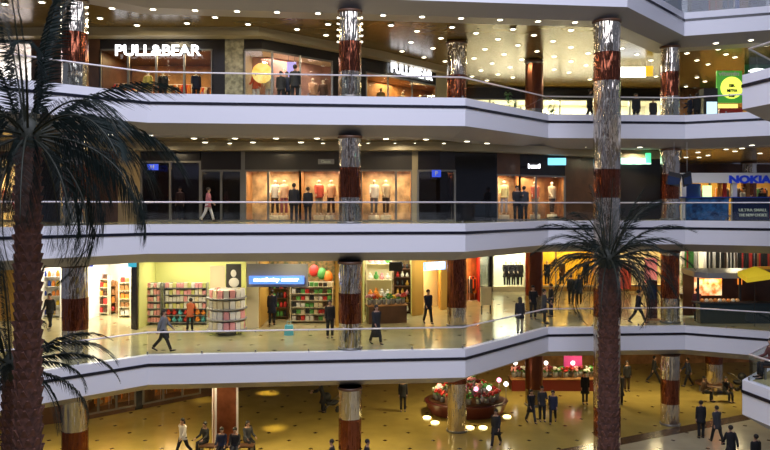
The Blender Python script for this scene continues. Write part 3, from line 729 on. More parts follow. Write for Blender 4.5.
# middle gallery
person(161, 20.0, L2, FWD, 'stand', (.55, .45, .46), PNK, 'woman in pale top and pink skirt before the dark shopfront', cat='person', coat_len=.2, hair_len=.15, height=1.66)
person(180, 20.6, L2, FWD, 'stand', BRN, BLK, 'dim figure right of the woman in pale top on the middle gallery', height=1.6)
person(208, 23.2, L2, RGT, 'walk_b', PNK, WHC, 'person in rose jacket and light trousers passing the dark doorway', height=1.5)
person(294, 23.2, L2, AWAY, 'stand', BLK, BLK, 'silhouetted person looking into the gold display windows, left one', height=1.66)
person(308, 23.0, L2, AWAY, 'stand', BLK, BLK, 'silhouetted shorter person looking into the gold display windows, right one', height=1.5)
person(517, 22.3, L2, FWD, 'talk', BLK, BLK, 'person in black before the lit poster window of the middle gallery', height=1.6)
person(524, 21.6, L2, AWAY, 'stand', DGR, BLK, 'person in charcoal beside the white-lettered small shop', height=1.6)
# top gallery
person(281, 23.2, L3, AWAY, 'stand', BLK, BLK, 'left silhouette of three before the pink display on top', height=1.5)
person(287, 23.0, L3, AWAY, 'stand', NVY, BLK, 'middle silhouette of three before the pink display on top', height=1.52)
person(295, 23.4, L3, AWAY, 'stand', BLK, BLK, 'tall right silhouette of three before the pink display on top', height=1.72)
person(590, 19.5, L3, RGT, 'walk_b', BLK, BLK, 'dark figure on top gallery just left of the tall column', height=1.7)
person(636, 18.6, L3, FWD, 'stand', BLK, BLK, 'dark figure against bright windows right of the tall column', height=1.72)
person(653, 18.2, L3, FWD, 'stand', DGR, BLK, 'second dark figure against bright windows near the bend column', height=1.6)
person(690, 18.6, L3, LFT, 'talk', NVY, BLK, 'person in navy left of the green sign stall, facing left', height=1.65)
person(697, 18.9, L3, AWAY, 'stand', BLK, BLK, 'person in black left of the green sign stall, facing away', height=1.62)

# ------------------------------------------------------------------ mannequins
M_mann = mat('mannequin_skin', (.75, .62, .45), .4)
for i, (x, k, c1, c2, lab) in enumerate([
    (275, 2, WHC, BRN, 'mannequin in white blouse leftmost in the gold display windows'), (284, 2, (.7, .45, .3), PNK, 'mannequin in peach top second in the gold display windows'),
    (319, 2, (.5, .08, .05), BEI, 'mannequin in red top in the right gold window'), (331, 2, (.65, .35, .2), BRN, 'mannequin in orange top beside the railing column'),
    (374, 2, WHC, GRY, 'mannequin in white top just right of the railing column'), (386, 2, BEI, BRN, 'mannequin in beige at the middle of the right gold window'),
    (504, 2, (.7, .65, .3), WHC, 'mannequin in pale yellow in the narrow poster window'), (535, 2, (.6, .15, .08), BEI, 'mannequin in red beside the white-lettered shop'), (552, 2, BEI, BRN, 'mannequin in tan at the right of the small shops'),
    (148, 3, (.5, .42, .1), BEI, 'mannequin in mustard under the large white sign'), (163, 3, BLK, BLK, 'mannequin in black under the large white sign'), (196, 3, NVY, BLK, 'mannequin in navy right part of the orange lit shop'),
    (256, 3, (.6, .12, .07), WHC, 'mannequin in red left of the yellow disc'), (269, 3, WHC, WHC, 'mannequin in white below the yellow disc'), (313, 3, (.6, .35, .2), BRN, 'mannequin in apricot at the pink display, left of its pair'), (323, 3, BRN, BLK, 'mannequin in brown at the pink display, right of its pair'),
    (381, 3, (.6, .4, .1), BRN, 'mannequin in ochre under the small white sign'), (403, 3, BEI, BLK, 'mannequin in beige under the small white sign'), (420, 3, (.5, .2, .05), BLK, 'mannequin in rust under the small white sign')]):
    s = F / (fp(k, x).y + .8)
    person(x, s, 5 * k + .28, FWD + (i % 3 - 1) * .3, 'display', c1, c2, lab, cat='mannequin', height=1.65, skin=M_mann, coat_len=.1)
    p = px(x, s, 5 * k); b = MB(); b.lathe([(.26, 0), (.26, .27), (.24, .28)], p, 20); tag(b.build('display_plinth', M_cream, base=True), 'low round plinth under the ' + lab, 'plinth')
for i, (x, lab) in enumerate([(506, 'left'), (511, 'second'), (516, 'third'), (520, 'right')]):
    s = F / (fp(1, x).y + .75)
    person(x, s, 5.26, FWD, 'display', BLK, BLK, '%s dark mannequin in the mint coloured window' % lab, cat='mannequin', height=1.75, skin=M_mann, coat_len=.3)
for i, x in enumerate((547, 562, 586, 612, 624)):
    s = F / (fp(1, x).y + .75)
    person(x, s, 5.31, FWD, 'display', (BLK, BRN, NVY, BRN, PNK)[i], BLK, 'mannequin in ' + ('black at the left end of', 'brown second in', 'navy behind the fronds in', 'brown right of the palm in', 'rose near the right end of')[i] + ' the yellow windows', cat='mannequin', height=1.7, skin=M_mann, coat_len=.25)

# ------------------------------------------------------------------ signs and lettering
def letters(txt, h, width, m, parent, loc, rz=0.0, bold=.012, name='lettering', flip=False):
    cu = bpy.data.curves.new(name, 'FONT'); cu.body = txt; cu.size = 1; cu.extrude = .03; cu.offset = bold; cu.align_x = 'CENTER'; cu.align_y = 'CENTER'
    o = bpy.data.objects.new(name, cu); COL.objects.link(o); dg = bpy.context.evaluated_depsgraph_get(); dg.update()
    me = bpy.data.meshes.new_from_object(o.evaluated_get(dg)); bpy.data.objects.remove(o)
    xs = [v.co.x for v in me.vertices]; ys = [v.co.y for v in me.vertices]; sx = width / (max(xs) - min(xs)); sy = h / (max(ys) - min(ys)); cx = (max(xs) + min(xs)) / 2; cy = (max(ys) + min(ys)) / 2
    for v in me.vertices: v.co = Vector(((v.co.x - cx) * sx, -v.co.z, (v.co.y - cy) * sy))
    me.materials.clear(); me.materials.append(m); me.name = name
    o = bpy.data.objects.new(name, me); COL.objects.link(o); o.parent = parent; o.location = loc; o.rotation_euler = (0, 0, rz); return o
M_sign = mat('glowing_letter', (1, 1, 1), .4, emit=3.2, ecol=(.93, .95, 1.0))
M_dimsign = mat('soft_letter', (.42, .45, .40), .4, emit=.12, ecol=(.85, .9, .7))
def sign(x0, x1, y0, y1, s, txt, mface, mtxt, label, rz=0.0, th=.08, fill=.9, fh=.6, bold=.012, off=0.0):
    xc = (x0 + x1) / 2; p = px(xc, s); w = (x1 - x0) / s / max(.3, math.cos(rz)); z0, z1 = zof(y1, s), zof(y0, s)
    root = empty('shop_sign', (p.x, p.y, (z0 + z1) / 2), rz, label, 'sign')
    k = int(((z0 + z1) / 2) // 5); fy = fp(k, xc).y; hz = (z1 - z0) / 2; zc = (z0 + z1) / 2
    if mface is None: b = MB(); b.box((0, .02, 0), (w * fill, .06, .10)); b.build('sign_rail', M_dark, root)
    if 0 < fy - p.y < 1.2 and x0 not in (86, 247, 389, 424, 620, 646, 564):
        for sg in (-1, 1): b = MB(); b.bbox((sg * w * .3 - .03, .03, -.03), (sg * w * .3 + .03, fy - p.y + .02, .03)); b.build('bracket', M_dark, root)
    else:
        for sg in (-1, 1): b = MB(); b.tube([(sg * w * .35, th / 2, hz - .02), (sg * w * .35, th / 2, 5 * k + (3.54 if fy > p.y else 3.45) - zc)], .012, 5); b.build('hanging_rod', M_grey, root)
    if mface: b = MB(); b.box((0, th / 2, 0), (w, th, z1 - z0)); b.build('sign_board', mface, root)
    if txt: letters(txt, (z1 - z0) * fh, w * fill, mtxt, root, (0, -.05, 0), 0, bold)
    return root
s3 = fs(3, 150)
sign(114, 203, 44, 57, s3 + .15, 'PULL&BEAR', None, M_sign, 'large glowing white shop lettering on the dark top left shopfront', fill=.96, fh=.85, bold=.018)
pA, pB = fp(3, 388), fp(3, 432); rz = math.atan2(pB.y - pA.y, pB.x - pA.x)
c = (pA + pB) / 2; n_ = Vector((math.sin(rz), -math.cos(rz)))
root = empty('shop_sign', (c.x + n_.x * .12, c.y + n_.y * .12, 17.95 - .02), rz, 'smaller glowing white shop lettering on the slanting top shopfront', 'sign'); letters('PULL&BEAR', .5, (pB - pA).length * .93, M_sign, root, (0, 0, 0), 0, .018)
b = MB(); b.box((0, .08, 0), ((pB - pA).length * .9, .14, .12)); b.build('sign_rail', M_dark, root)
sign(527, 541, 163, 169, 21.2, 'beauti', M_dark, M_sign, 'small shop sign with tiny white lettering on black', fill=.85, fh=.8, bold=.02)
sign(544, 566, 158, 165, 20.4, '', mat('sky_blue_lightbox', (.2, .6, .85), .4, emit=1.6), M_sign, 'light blue backlit sign strip right of the small black sign')
sign(147, 158, 164, 170, 22.5, 'H', mat('blue_neon', (.03, .07, .6), .4, emit=.8), M_dimsign, 'small blue glowing sign behind the dark shop glass at left', fill=.3)
sign(432, 441, 170, 177, 22.6, 'P', mat('blue_neon', (.03, .07, .6), .4, emit=.8), M_dimsign, 'small blue glowing sign on dark glass right of the gold windows', fill=.3)
sign(620, 651, 154, 164, 19.3, '', mat('mint_lightbox', (.6, 1, .85), .4, emit=2.2), M_sign, 'long white and green light box over a dark shopfront')
sign(646, 651, 153, 163, 19.5, '', mat('green_lightbox', (.05, .6, .25), .4, emit=1.5), M_sign, 'narrow green end piece beside the long light box')
sign(318, 334, 159, 164, 22.4, 'Classic', M_grey, M_dimsign, 'grey transom sign above the right gold window', fill=.6, fh=.6)
sign(247, 308, 264, 287, 22.0, '', M_grey, M_sign, 'wide grey sign board over the dark toy-shop entrance')
sign(249, 304, 276, 284, 22.15, 'muzikcity center', mat('blue_lightbox', (.08, .2, .75), .4, emit=1.3), M_sign, 'blue backlit strip with white lettering on the grey board', fill=.82, fh=.6, bold=.01)
sign(424, 446, 262, 270, 19.5, 'fabrika', mat('pale_blue_lightbox', (.35, .55, .9), .4, emit=1.5), M_sign, 'pale blue backlit sign over the ochre doorway', rz=.6, fill=.8)
port = sign(226, 241, 264, 289, 21.9, '', mat('portrait_dark', (.05, .05, .05), .5), M_white, 'black framed portrait poster beside the cream pillar')
b = MB(); b.ball((0, -.005, .14), (.13, .02, .17), 14, 8); b.ball((.02, -.005, -.27), (.24, .02, .22), 14, 8); b.build('portrait_print', M_white, port)
sign(210, 225, 266, 288, 21.9, '', M_cream, M_white, 'cream panel left of the black and white portrait')
sign(86, 93, 261, 267, 20.6, '', mat('blue_neon', (.03, .07, .6), .4, emit=.8), M_white, 'small blue sign at the left of the bright white shop')
sign(128, 136, 260, 267, 21.9, '', mat('teal_neon', (.02, .3, .5), .4, emit=.8), M_white, 'small teal sign at the top of the dark door pillar')
sign(620, 646, 67, 77, 18.4, '', mat('white_lightbox', (1, 1, .95), .4, emit=3), M_white, 'hanging white light box below the golden ceiling')
sign(646, 653, 66, 76, 18.5, '', mat('amber_lightbox', (.8, .5, .03), .4, emit=1), M_white, 'small amber sign right of the hanging white light box')
# yellow disc in the pink display
p = px(262, F / (fp(3, 263).y + .35), zof(75, 21.7)); root = empty('display_disc', p, 0, 'big round yellow disc hanging in the pink display window', 'decoration')
b = MB(); b.tube([(0, 0, 0), (0, .06, 0)], .46, 28); b.build('disc_face', mat('yellow_disc', (1, .55, .08), .4, emit=.95, col2=(1, .80, .30), vscale=2.5), root); b = MB(); b.tube([(0, .03, .45), (0, .03, 1.0)], .01, 5); b.build('hanging_wire', M_grey, root)
sign(287, 296, 62, 80, 21.4, '', mat('lilac_lightbox', (.45, .4, .95), .4, emit=.9), M_white, 'lilac lit panel behind the tall silhouette on top')

# ------------------------------------------------------------------ furniture of shops
def shelving(x0, x1, s, z, n, h, depth, m, label, cat='shelf', side=True, rz=0.0):
    w = (x1 - x0) / s; p = px((x0 + x1) / 2, s, z); root = empty('shelf_unit', (p.x, p.y, z), rz, label, cat)
    b = MB(); b.box((0, depth, h / 2), (w, .04, h)); b.build('back_panel', m, root)
    for sg in (-1, 1): b = MB(); b.box((sg * (w / 2 - .02), depth / 2, h / 2), (.04, depth - .05, h)); b.build('side_panel', m, root)
    zs = [.12 + (h - .35) * i / (n - 1) for i in range(n)]
    for q in zs: b = MB(); b.box((0, depth / 2, q), (w - .09, depth - .06, .03)); b.build('shelf', m, root)
    return root, w, [z + q + .016 for q in zs], p
def pack_mesh(kind, m):
    b = MB()
    if kind == 'box': b.box((0, 0, .5), (1, 1, 1)); b.box((0, -.505, .5), (.6, .02, .4))
    elif kind == 'jar': b.lathe([(.42, 0), (.48, .05), (.48, .72), (.30, .82), (.32, .84), (.32, 1), (.30, 1)], n=12)
    else: b.ball((0, 0, .38), (.5, .4, .38), 10, 6); b.ball((0, -.05, .82), (.27, .25, .22), 8, 5)
    return b.mesh('packaged_item', m)
PK = {k: pack_mesh(k, M_whitegoods) for k in ('box', 'jar', 'toy')}
def cname(m):
    return {'red_goods': 'red', 'pink_goods': 'pink', 'green_goods': 'green', 'teal_goods': 'turquoise', 'orange_goods': 'orange', 'white_goods': 'white', 'black_goods': 'black', 'cream_wall': 'cream', 'lime_wall': 'lime', 'ochre_wall': 'ochre',
            'brown_panel': 'brown', 'warm_wood': 'tan', 'blue_panel': 'blue', 'yellow_panel': 'yellow', 'dark_rose': 'dark red'}.get(m.name, 'plain')
PLACE = {'toys at the right end of the flower shop': 'at the right in the flower shop', 'packets on the pale shelf unit': 'of the grey unit by the dark pillar', 'packets on the wide shelf unit': 'of the wide unit left of the tower', 'plush toys on the low shelves': 'of the wide unit left of the tower',
         'packets in the bright shop left': 'at the left in the bright shop', 'packets in the bright shop right': 'of the narrow unit in the bright shop', 'jars at the back of the bright shop': 'at the back of the bright shop',
         'jars in the left shop': 'behind the leftmost column', 'jars on the dark shelf unit': 'under the blue lettering', 'packets on the low cream shelves': 'left of the railing column', 'toys behind the flower counter': 'behind the flower counter'}
def fill(w, zs, p, pal, sz, kind, name, label, group, gap=.015, dy=.16, fr=1.0):
    n = max(1, int((w - .15) / (sz[0] + gap)))
    for row, q in enumerate(reversed(zs)):
        for i in range(n):
            if random.random() > fr: continue
            o = bpy.data.objects.new(name, PK[kind]); COL.objects.link(o)
            o.location = (p.x + (i - (n - 1) / 2) * (w - .15) / n, p.y + dy, q); hh = sz[2] * random.uniform(.75, 1.05); o.scale = (sz[0], sz[1], hh)
            m = random.choice(pal); recolor(o, m)
            tag(o, '%s %s, %s on %s shelf from top %s' % (cname(m), name.split('_')[-1].replace('item', 'packet'), ORD[i], ORD[row], PLACE[group]), name.replace('_', ' '), group)
# shop with pink and white packages
r_, w, zs, p = shelving(138, 161, 20.9, L1, 6, 2.0, .4, M_grey, 'grey wall shelf unit full of pink packages beside the dark door pillar')
fill(w, zs, p, [M_pink, M_whitegoods, M_pink], (.13, .16, .25), 'box', 'packaged_item', 'small pink or white packet on the pale shelves by the dark pillar', 'packets on the pale shelf unit')
r_, w, zs, p = shelving(163, 207, 20.9, L1, 6, 2.0, .4, M_grey, 'wide wall shelf unit with mixed goods left of the round display tower')
fill(w, zs[2:], p, [M_whitegoods, M_pink, M_pink, M_lime, M_cream, M_whitegoods], (.15, .16, .25), 'box', 'packaged_item', 'small mixed colour packet on the wide shelves below the lime wall', 'packets on the wide shelf unit')
fill(w, zs[:2], p, [M_red, M_orange, M_teal], (.24, .2, .30), 'toy', 'soft_toy', 'bright plush toy on the two lowest wide shelves', 'plush toys on the low shelves')
# round display tower
p = px(227, 22.3, L1); root = empty('display_tower', p, 0, 'round four-tier display tower stacked with pale goods', 'display')
for i in range(4): b = MB(); b.lathe([(.88, .18 + i * .47), (.90, .20 + i * .47), (.90, .23 + i * .47), (.88, .24 + i * .47)], n=28); b.build('tier', M_grey, root)
b = MB(); b.lathe([(.40, 0), (.40, 1.95), (.36, 2.0)], n=24); b.build('tower_core', M_whitegoods, root)
for i in range(4):
    for j in range(18):
        a = 2 * PI * j / 18; o = bpy.data.objects.new('packaged_item', PK['box']); COL.objects.link(o)
        o.location = (p.x + math.cos(a) * .70, p.y + math.sin(a) * .70, L1 + .242 + i * .47); o.rotation_euler = (0, 0, a + PI / 2); o.scale = (.22, .2, .34)
        m = random.choice([M_whitegoods, M_pink, M_cream, M_whitegoods]); recolor(o, m); tag(o, '%s packet on %s tier of the round tower, %s from its right' % (cname(m), ORD[i], ORD[j]), 'packaged item', 'packets on the round tower')
# white shop left
r_, w, zs, p = shelving(88, 108, 19.2, L1, 5, 2.1, .4, M_cream, 'cream shelf unit with red goods at the left of the bright white shop')
fill(w, zs, p, [M_red, M_brown, M_pink, M_orange], (.17, .16, .28), 'box', 'packaged_item', 'red or brown packet on the left shelves of the bright shop', 'packets in the bright shop left')
r_, w, zs, p = shelving(118, 130, 19.6, L1, 5, 2.0, .4, M_cream, 'narrow cream shelf unit with red goods by the dark pillar')
fill(w, zs, p, [M_red, M_wood, M_orange, M_whitegoods], (.17, .16, .26), 'box', 'packaged_item', 'red or tan packet on the narrow right shelves of the bright shop', 'packets in the bright shop right')
r_, w, zs, p = shelving(40, 60, 19.6, L1, 5, 2.3, .4, M_whitegoods, 'white shelf unit between the thick trunk and the leftmost column')
fill(w, zs, p, [M_orange, M_blue, M_whitegoods, M_yellow], (.18, .16, .30), 'jar', 'jar', 'colourful jar on shelves behind the leftmost column', 'jars in the left shop')
r_, w, zs, p = shelving(97, 116, 18.9, L1, 4, 1.7, .4, M_wood, 'wooden shelf unit with orange goods at the back of the bright white shop')
fill(w, zs, p, [M_red, M_orange, M_wood, M_blackgoods], (.2, .2, .32), 'jar', 'jar', 'jar', 'jars at the back of the bright shop')
# shop under the blue sign
r_, w, zs, p = shelving(259, 288, 19.9, L1, 6, 2.7, .4, M_brown, 'dark shelf unit under the blue lettering')
fill(w, zs, p, [M_blackgoods, M_red, M_green, M_blackgoods, M_ochre], (.16, .16, .30), 'jar', 'jar', 'dark or red jar on the dark shelves under the blue lettering', 'jars on the dark shelf unit')
r_, w, zs, p = shelving(290, 333, 20.6, L1, 6, 2.0, .4, M_cream, 'low cream shelf unit left of the railing column')
fill(w, zs, p, [M_whitegoods, M_red, M_brown, M_cream, M_blackgoods, M_green], (.18, .2, .22), 'box', 'packaged_item', 'mixed small packet on the cream shelves left of the railing column', 'packets on the low cream shelves')
for i, (x, zz, m, lb) in enumerate(((314, 7.35, M_red, 'red'), (322, 7.2, M_green, 'green'), (302, 7.15, M_yellow, 'yellow'), (328, 7.05, M_orange, 'orange'))):
    pp = px(x, 20.2, zz - .14); b = MB(); b.ball((pp.x, pp.y - .02, zz + .15), (.24, .16, .30), 12, 8); b.tube([(pp.x, pp.y, zz + .44), (pp.x, pp.y, 8.3)], .006, 4); tag(b.build('hanging_decoration', m, base=True), lb + ' hanging balloon shape over the cream shelves', 'decoration')
pp = px(289, 22.6, L1); b = MB(); b.box((pp.x, pp.y, L1 + .22), (.40, .3, .44), taper=.85); o = tag(b.build('shopping_bag', M_teal, base=True), 'turquoise bag on the floor before the dark shelves', 'bag')
b = MB(); b.tube([(-.1, 0, .44), (-.08, 0, .60), (.08, 0, .60), (.1, 0, .44)], .01, 5); b.build('bag_handle', M_teal, o)
# flower and gift shop right of the railing column
p = px(388, 20.6, L1); root = empty('shop_counter', p, .25, 'long brown counter of the flower shop right of the railing column', 'counter')
b = MB(); b.box((0, .3, .42), (1.9, .6, .84)); b.build('counter_body', M_brown, root); b = MB(); b.box((0, .3, .865), (2.0, .7, .05)); b.build('counter_top', M_wood, root)
def bouquet(loc, m, sc_, label, group=None, nm='bouquet'):
    root = empty(nm, loc, random.uniform(0, 6), label, 'flowers', group)
    b = MB(); b.lathe([(.05, 0), (.09, .02), (.11, .20), (.10, .21)], n=12); b.build('vase', M_grey, root)
    b = MB(); rr = random.Random(int(loc[0] * 997) + int(loc[1] * 91))
    for i in range(9): a = rr.uniform(0, 6.28); q = rr.uniform(.03, .16); b.ball((q * math.cos(a), q * math.sin(a), .33 + rr.uniform(-.05, .1)), .055, 7, 5)
    b.build('blossom', m, root)
    b = MB()
    for i in range(8): a = i * .8; b.tube([(0, 0, .15), (.09 * math.cos(a), .09 * math.sin(a), .28), (.2 * math.cos(a), .2 * math.sin(a), .30)], [.012, .02, .004], 5, flat=.3)
    b.build('leaf', M_green, root); root.scale = (sc_,) * 3; return root
cl = [('pink', M_pink), ('red', M_red), ('orange', M_orange), ('white', M_whitegoods), ('green', M_green), ('yellow', M_yellow)]
for i in range(8):
    nm, m = cl[i % 6]; q = root.matrix_basis @ Vector((-.84 + i * .24, .3 + .08 * (i % 2), .89))
    a = Matrix.Rotation(.25, 4, 'Z') @ Vector((-.84 + i * .24, .3 + .08 * (i % 2), .89)); bouquet((p.x + a.x, p.y + a.y, L1 + .89), m, 1.15, '%s bouquet, number %d along' % (nm, i) if 0 else '%s flowers on the brown counter, %s from its left end' % (nm, ('first', 'second', 'third', 'fourth', 'fifth', 'sixth', 'seventh', 'last')[i]))
r_, w, zs, p = shelving(366, 392, 19.15, L1, 4, 2.9, .4, M_cream, 'tall cream shelf unit behind the flower counter')
fill(w, zs, p, [M_pink, M_whitegoods, M_green, M_pink, M_orange], (.26, .2, .42), 'toy', 'soft_toy', 'pale or pink toy on the tall shelves behind the flower counter', 'toys behind the flower counter')
sign(389, 402, 262, 271, 19.9, '', M_blackgoods, M_white, 'black wall screen above the flower shop shelves')
r_, w, zs, p = shelving(394, 411, 19.0, L1, 6, 2.6, .4, M_brown, 'brown shelf unit with mixed goods at the right end of the flower shop')
fill(w, zs, p, [M_blackgoods, M_red, M_whitegoods, M_green, M_pink, M_ochre], (.18, .16, .3), 'toy', 'soft_toy', '', 'toys at the right end of the flower shop')
# board on legs in the passage
p = px(486, 19.0, L1); root = empty('notice_board', p, .3, 'cream notice board on two legs in the side passage', 'board')
b = MB(); b.box((0, 0, .95), (.62, .06, .95)); b.build('board_panel', M_cream, root)
for sg in (-1, 1): b = MB(); b.box((sg * .25, 0, .235), (.05, .05, .47)); b.build('leg', M_blackgoods, root)
# red poster
sign(645, 657, 258, 283, 15.6, '', mat('rose_poster', (.85, .25, .22), .4, emit=.5), M_white, 'tall rose coloured poster between palm and bend column')
sign(620, 631, 268, 289, 15.5, '', mat('red_poster', (.6, .08, .04), .4, emit=.3), M_white, 'red poster right of the small palm')
# information stand (dark red)
p = px(652, 20.0, L1); root = empty('information_stand', p, 0, 'dark red information stand left of the bend column', 'stand')
b = MB(); b.box((0, 0, 1.05), (.42, .30, 1.9)); b.build('stand_body', mat('oxblood', (.08, .015, .012), .4), root); b = MB(); b.box((0, 0, .05), (.6, .45, .1)); b.build('stand_foot', M_wood, root); b = MB(); b.box((0, -.16, 1.4), (.3, .02, .7)); b.build('stand_screen', M_navy, root)

def clothes_rack(x, s, z, w, rz, pal, label, h=1.45, n=12, gl=1.0):
    p = px(x, s, z); root = empty('clothes_rack', p, rz, label, 'clothes rack')
    b = MB(); b.tube([(-w / 2, 0, h), (w / 2, 0, h)], .015, 6); b.build('rail', M_rail, root)
    for sg in (-1, 1): b = MB(); b.tube([(sg * w / 2, 0, 0), (sg * w / 2, 0, h)], .015, 6); b.box((sg * w / 2, 0, .015), (.05, .4, .03)); b.build('post', M_rail, root)
    for i in range(n):
        xx = -w / 2 + w * (i + .5) / n; l = random.uniform(.6, 1.0) * gl
        g = MB(); g.prism([(xx - .03, -.2), (xx + .03, -.2), (xx + .03, .2), (xx - .03, .2)], h - .06 - l, h - .14); g.prism([(xx - .02, -.06), (xx + .02, -.06), (xx + .02, .06), (xx - .02, .06)], h - .14, h - .02)
        g.build('garment', random.choice(pal), root)
    return root
WP = [M_wood, M_orange, M_cream, M_brown, M_red, M_blackgoods, M_whitegoods]
for x, dy, w, lb in ((118, 1.6, 1.1, 'left'), (140, 2.4, 1.2, 'second'), (180, 1.8, 1.1, 'third'), (203, 2.6, 0.9, 'right')):
    clothes_rack(x, F / (fp(3, x).y + dy), L3, w, 0, WP, '%s clothes rack inside the orange lit shop under the big sign' % lb)
clothes_rack(398, F / (fp(3, 398).y + 1.6), L3, .9, .7, WP, 'clothes rack inside the shop under the small sign')
for x, lb in ((5, 'left'), (22, 'right')): clothes_rack(x, F / (fp(3, x).y + 1.2), L3, .7, 0, [M_whitegoods, M_pink, M_pink, M_whitegoods], '%s rack of pink and white clothes at the far upper left' % lb)
for x, lb in ((2, 'left'), (14, 'right')): clothes_rack(x, F / (fp(2, x).y + 1.0), L2, .6, 0, [M_whitegoods, M_red, M_brown], '%s rack with red and white clothes left of the palm trunk' % lb)
for x, k, s_, lb in ((472, 1, 16.6, 'clothes rack with red and brown garments at the passage corner'), ): clothes_rack(x, s_, 5 * k, .5, .8, [M_red, M_orange, M_brown, M_blackgoods], lb, n=8)
for i, (x, pal) in enumerate(((690, [M_green, M_whitegoods, M_red]), (712, [M_whitegoods, M_blackgoods]), (728, [M_blackgoods, M_brown, M_whitegoods]), (745, [M_blackgoods, M_red]), (762, [M_red, M_wood, M_blackgoods]))):
    p_ = clothes_rack(x, 14.4, L1, 1.1, 0, pal, '%s tall clothes rack in the row behind the snack stall' % ('first', 'second', 'third', 'fourth', 'fifth')[i], h=3.0, n=9, gl=2.6)
for i, x in enumerate((100, 120, 152, 175)):
    clothes_rack(x, F / (fp(0, x).y + .9), 0, 1.0, -.15, [M_wood, M_orange, M_brown, M_cream], '%s clothes rack in the brown ground floor shop' % ('first', 'second', 'third', 'fourth')[i], n=8)
for i, x in enumerate((685, 700, 722, 742, 760)):
    clothes_rack(x, 14.6, L2, .9, 0, [M_whitegoods, M_orange, M_brown, M_green, M_blackgoods], '%s clothes rack in the far shop behind the blue-lettered kiosk' % ('first', 'second', 'third', 'fourth', 'fifth')[i], h=1.9, n=8)

# ------------------------------------------------------------------ kiosk with blue lettering (middle gallery)
sK = 20.0; p = px(733, sK, L2); zb = L2
root = empty('phone_kiosk', p, 0, 'phone kiosk with white beam and blue panels on the middle gallery', 'kiosk')
def kx(x): return (x - 733) / sK
b = MB(); b.box((kx(745), 0, zof(178, sK) - zb), ((810 - 680) / sK, .3, 10 / sK)); b.build('top_beam', M_white, root)
letters('NOKIA', .40, 42 / sK, mat('blue_letter', (.01, .04, .50), .4, emit=.25), root, (kx(748.5), -.18, zof(179.5, sK) - zb), 0, .045)
for x, m in ((684, M_white), (735, M_rail), (786, M_white)): b = MB(); b.box((kx(x), .1, (zof(183, sK) - zb) / 2), (.22, .2, zof(183, sK) - zb)); b.build('kiosk_post', m, root)
b = MB(); b.box((kx(706), -.1, .55), ((730 - 688) / sK, .12, 1.1)); b.build('counter_panel', mat('kiosk_blue', (.012, .03, .10), .3, col2=(.04, .16, .38), vscale=4), root)
b = MB(); b.box((kx(750), -.1, .55), ((768 - 732) / sK, .12, 1.1)); b.build('dark_screen', M_navy, root)
letters('ULTRA SMALL', .14, 28 / sK, M_dimsign, root, (kx(751), -.19, zof(210, sK) - zb), 0, .01); letters('THE NEW CHOICE', .14, 28 / sK, M_dimsign, root, (kx(751), -.19, zof(215, sK) - zb), 0, .01)
b = MB(); b.box((kx(785), -.1, .6), ((802 - 769) / sK, .14, 1.2)); b.build('end_panel', M_red, root)
b = MB(); b.box((kx(735), .0, 1.13), ((800 - 688) / sK, .5, .05)); b.build('counter_top', M_blue, root)
b = MB(); b.box((kx(700), 1.2, 1.3), (1.1, .06, 1.1)); b.build('rear_panel', M_blue, root)
b = MB(); b.box((kx(716), 1.0, 1.45), (.45, .06, .6)); b.build('lit_screen', mat('green_white_screen', (.6, .9, .4), .4, emit=1.5), root)
for x, c_ in ((728, M_orange), (733, M_red), (741, M_whitegoods), (757, M_wood)): b = MB(); b.box((kx(x), .9, 1.55), (.18, .1, .8)); b.build('display_card', c_, root)
for i, (x, rr) in enumerate(((674, -.5), (687, .5))):
    q = px(x, 20.95, zof(179, 20.95)); o = empty('hanging_screen', q, rr, ('left' if i == 0 else 'right') + ' one of two tilted dark screens near the bend column', 'screen')
    b = MB(); b.box((0, 0, 0), (.60, .07, .62)); c_ = b.build('screen_case', M_blackgoods, o); b = MB(); b.box((0, -.04, 0), (.52, .01, .53)); b.build('screen_face', mat('screen_glass', (.02, .035, .09), .15), o); b = MB(); b.tube([(0, 0, .25), (0, 0, 1.75)], .015, 5); b.build('hanging_rod', M_grey, o)
    c_.rotation_euler = (.1, (.25 if i == 0 else -.3), 0); bpy.data.objects[o.children[1].name].rotation_euler = c_.rotation_euler
person(744, 18.4, L2, FWD, 'talk', WHC, BLK, 'clerk in white shirt behind the blue-lettered kiosk', height=1.7)
person(762, 18.2, L2, FWD, 'stand', BLK, BLK, 'dark customer at the right end of the blue-lettered kiosk', height=1.66)

# ------------------------------------------------------------------ snack stall (first gallery, right)
sS = 20.5; p = px(735, sS, L1); root = empty('snack_stall', p, 0, 'dark snack stall with grey canopy and lit food display', 'stall')
def sx_(x): return (x - 735) / sS
Ht = zof(275, sS) - L1
b = MB(); b.prism([(sx_(696), .2), (sx_(704), -.5), (sx_(800), -.5), (sx_(810), 2.2), (sx_(700), 2.2)], Ht - .12, Ht + .14); b.build('canopy', M_grey, root)
b = MB(); b.box((sx_(750), .0, .50), ((802 - 698) / sS, .5, .98)); b.build('counter_front', mat('dark_teal_panel', (.02, .035, .04), .25), root)
b = MB(); b.box((sx_(750), .0, 1.01), ((806 - 694) / sS, .65, .05)); b.build('counter_top', M_blackgoods, root)
b = MB(); b.box((sx_(750), 1.9, Ht / 2), ((800 - 698) / sS, .08, Ht - .14)); b.build('rear_panel', M_brown, root)
for x in (699, 741, 798): b = MB(); b.box((sx_(x), .1, (Ht + 1.0) / 2 - .04), (.09, .09, Ht - 1.2)); b.build('canopy_post', M_blackgoods, root)
b = MB(); b.box((sx_(713), .55, 1.75), (1.35, .06, .95)); b.build('menu_lightbox', mat('food_lightbox', (.80, .16, .02), .4, emit=.9, col2=(1, .80, .45), vscale=3.5), root)
b = MB(); b.box((sx_(758), 1.8, 1.85), (.22, .04, .35)); b.build('menu_sign', mat('orange_lightbox', (.9, .25, .03), .4, emit=1.3), root)
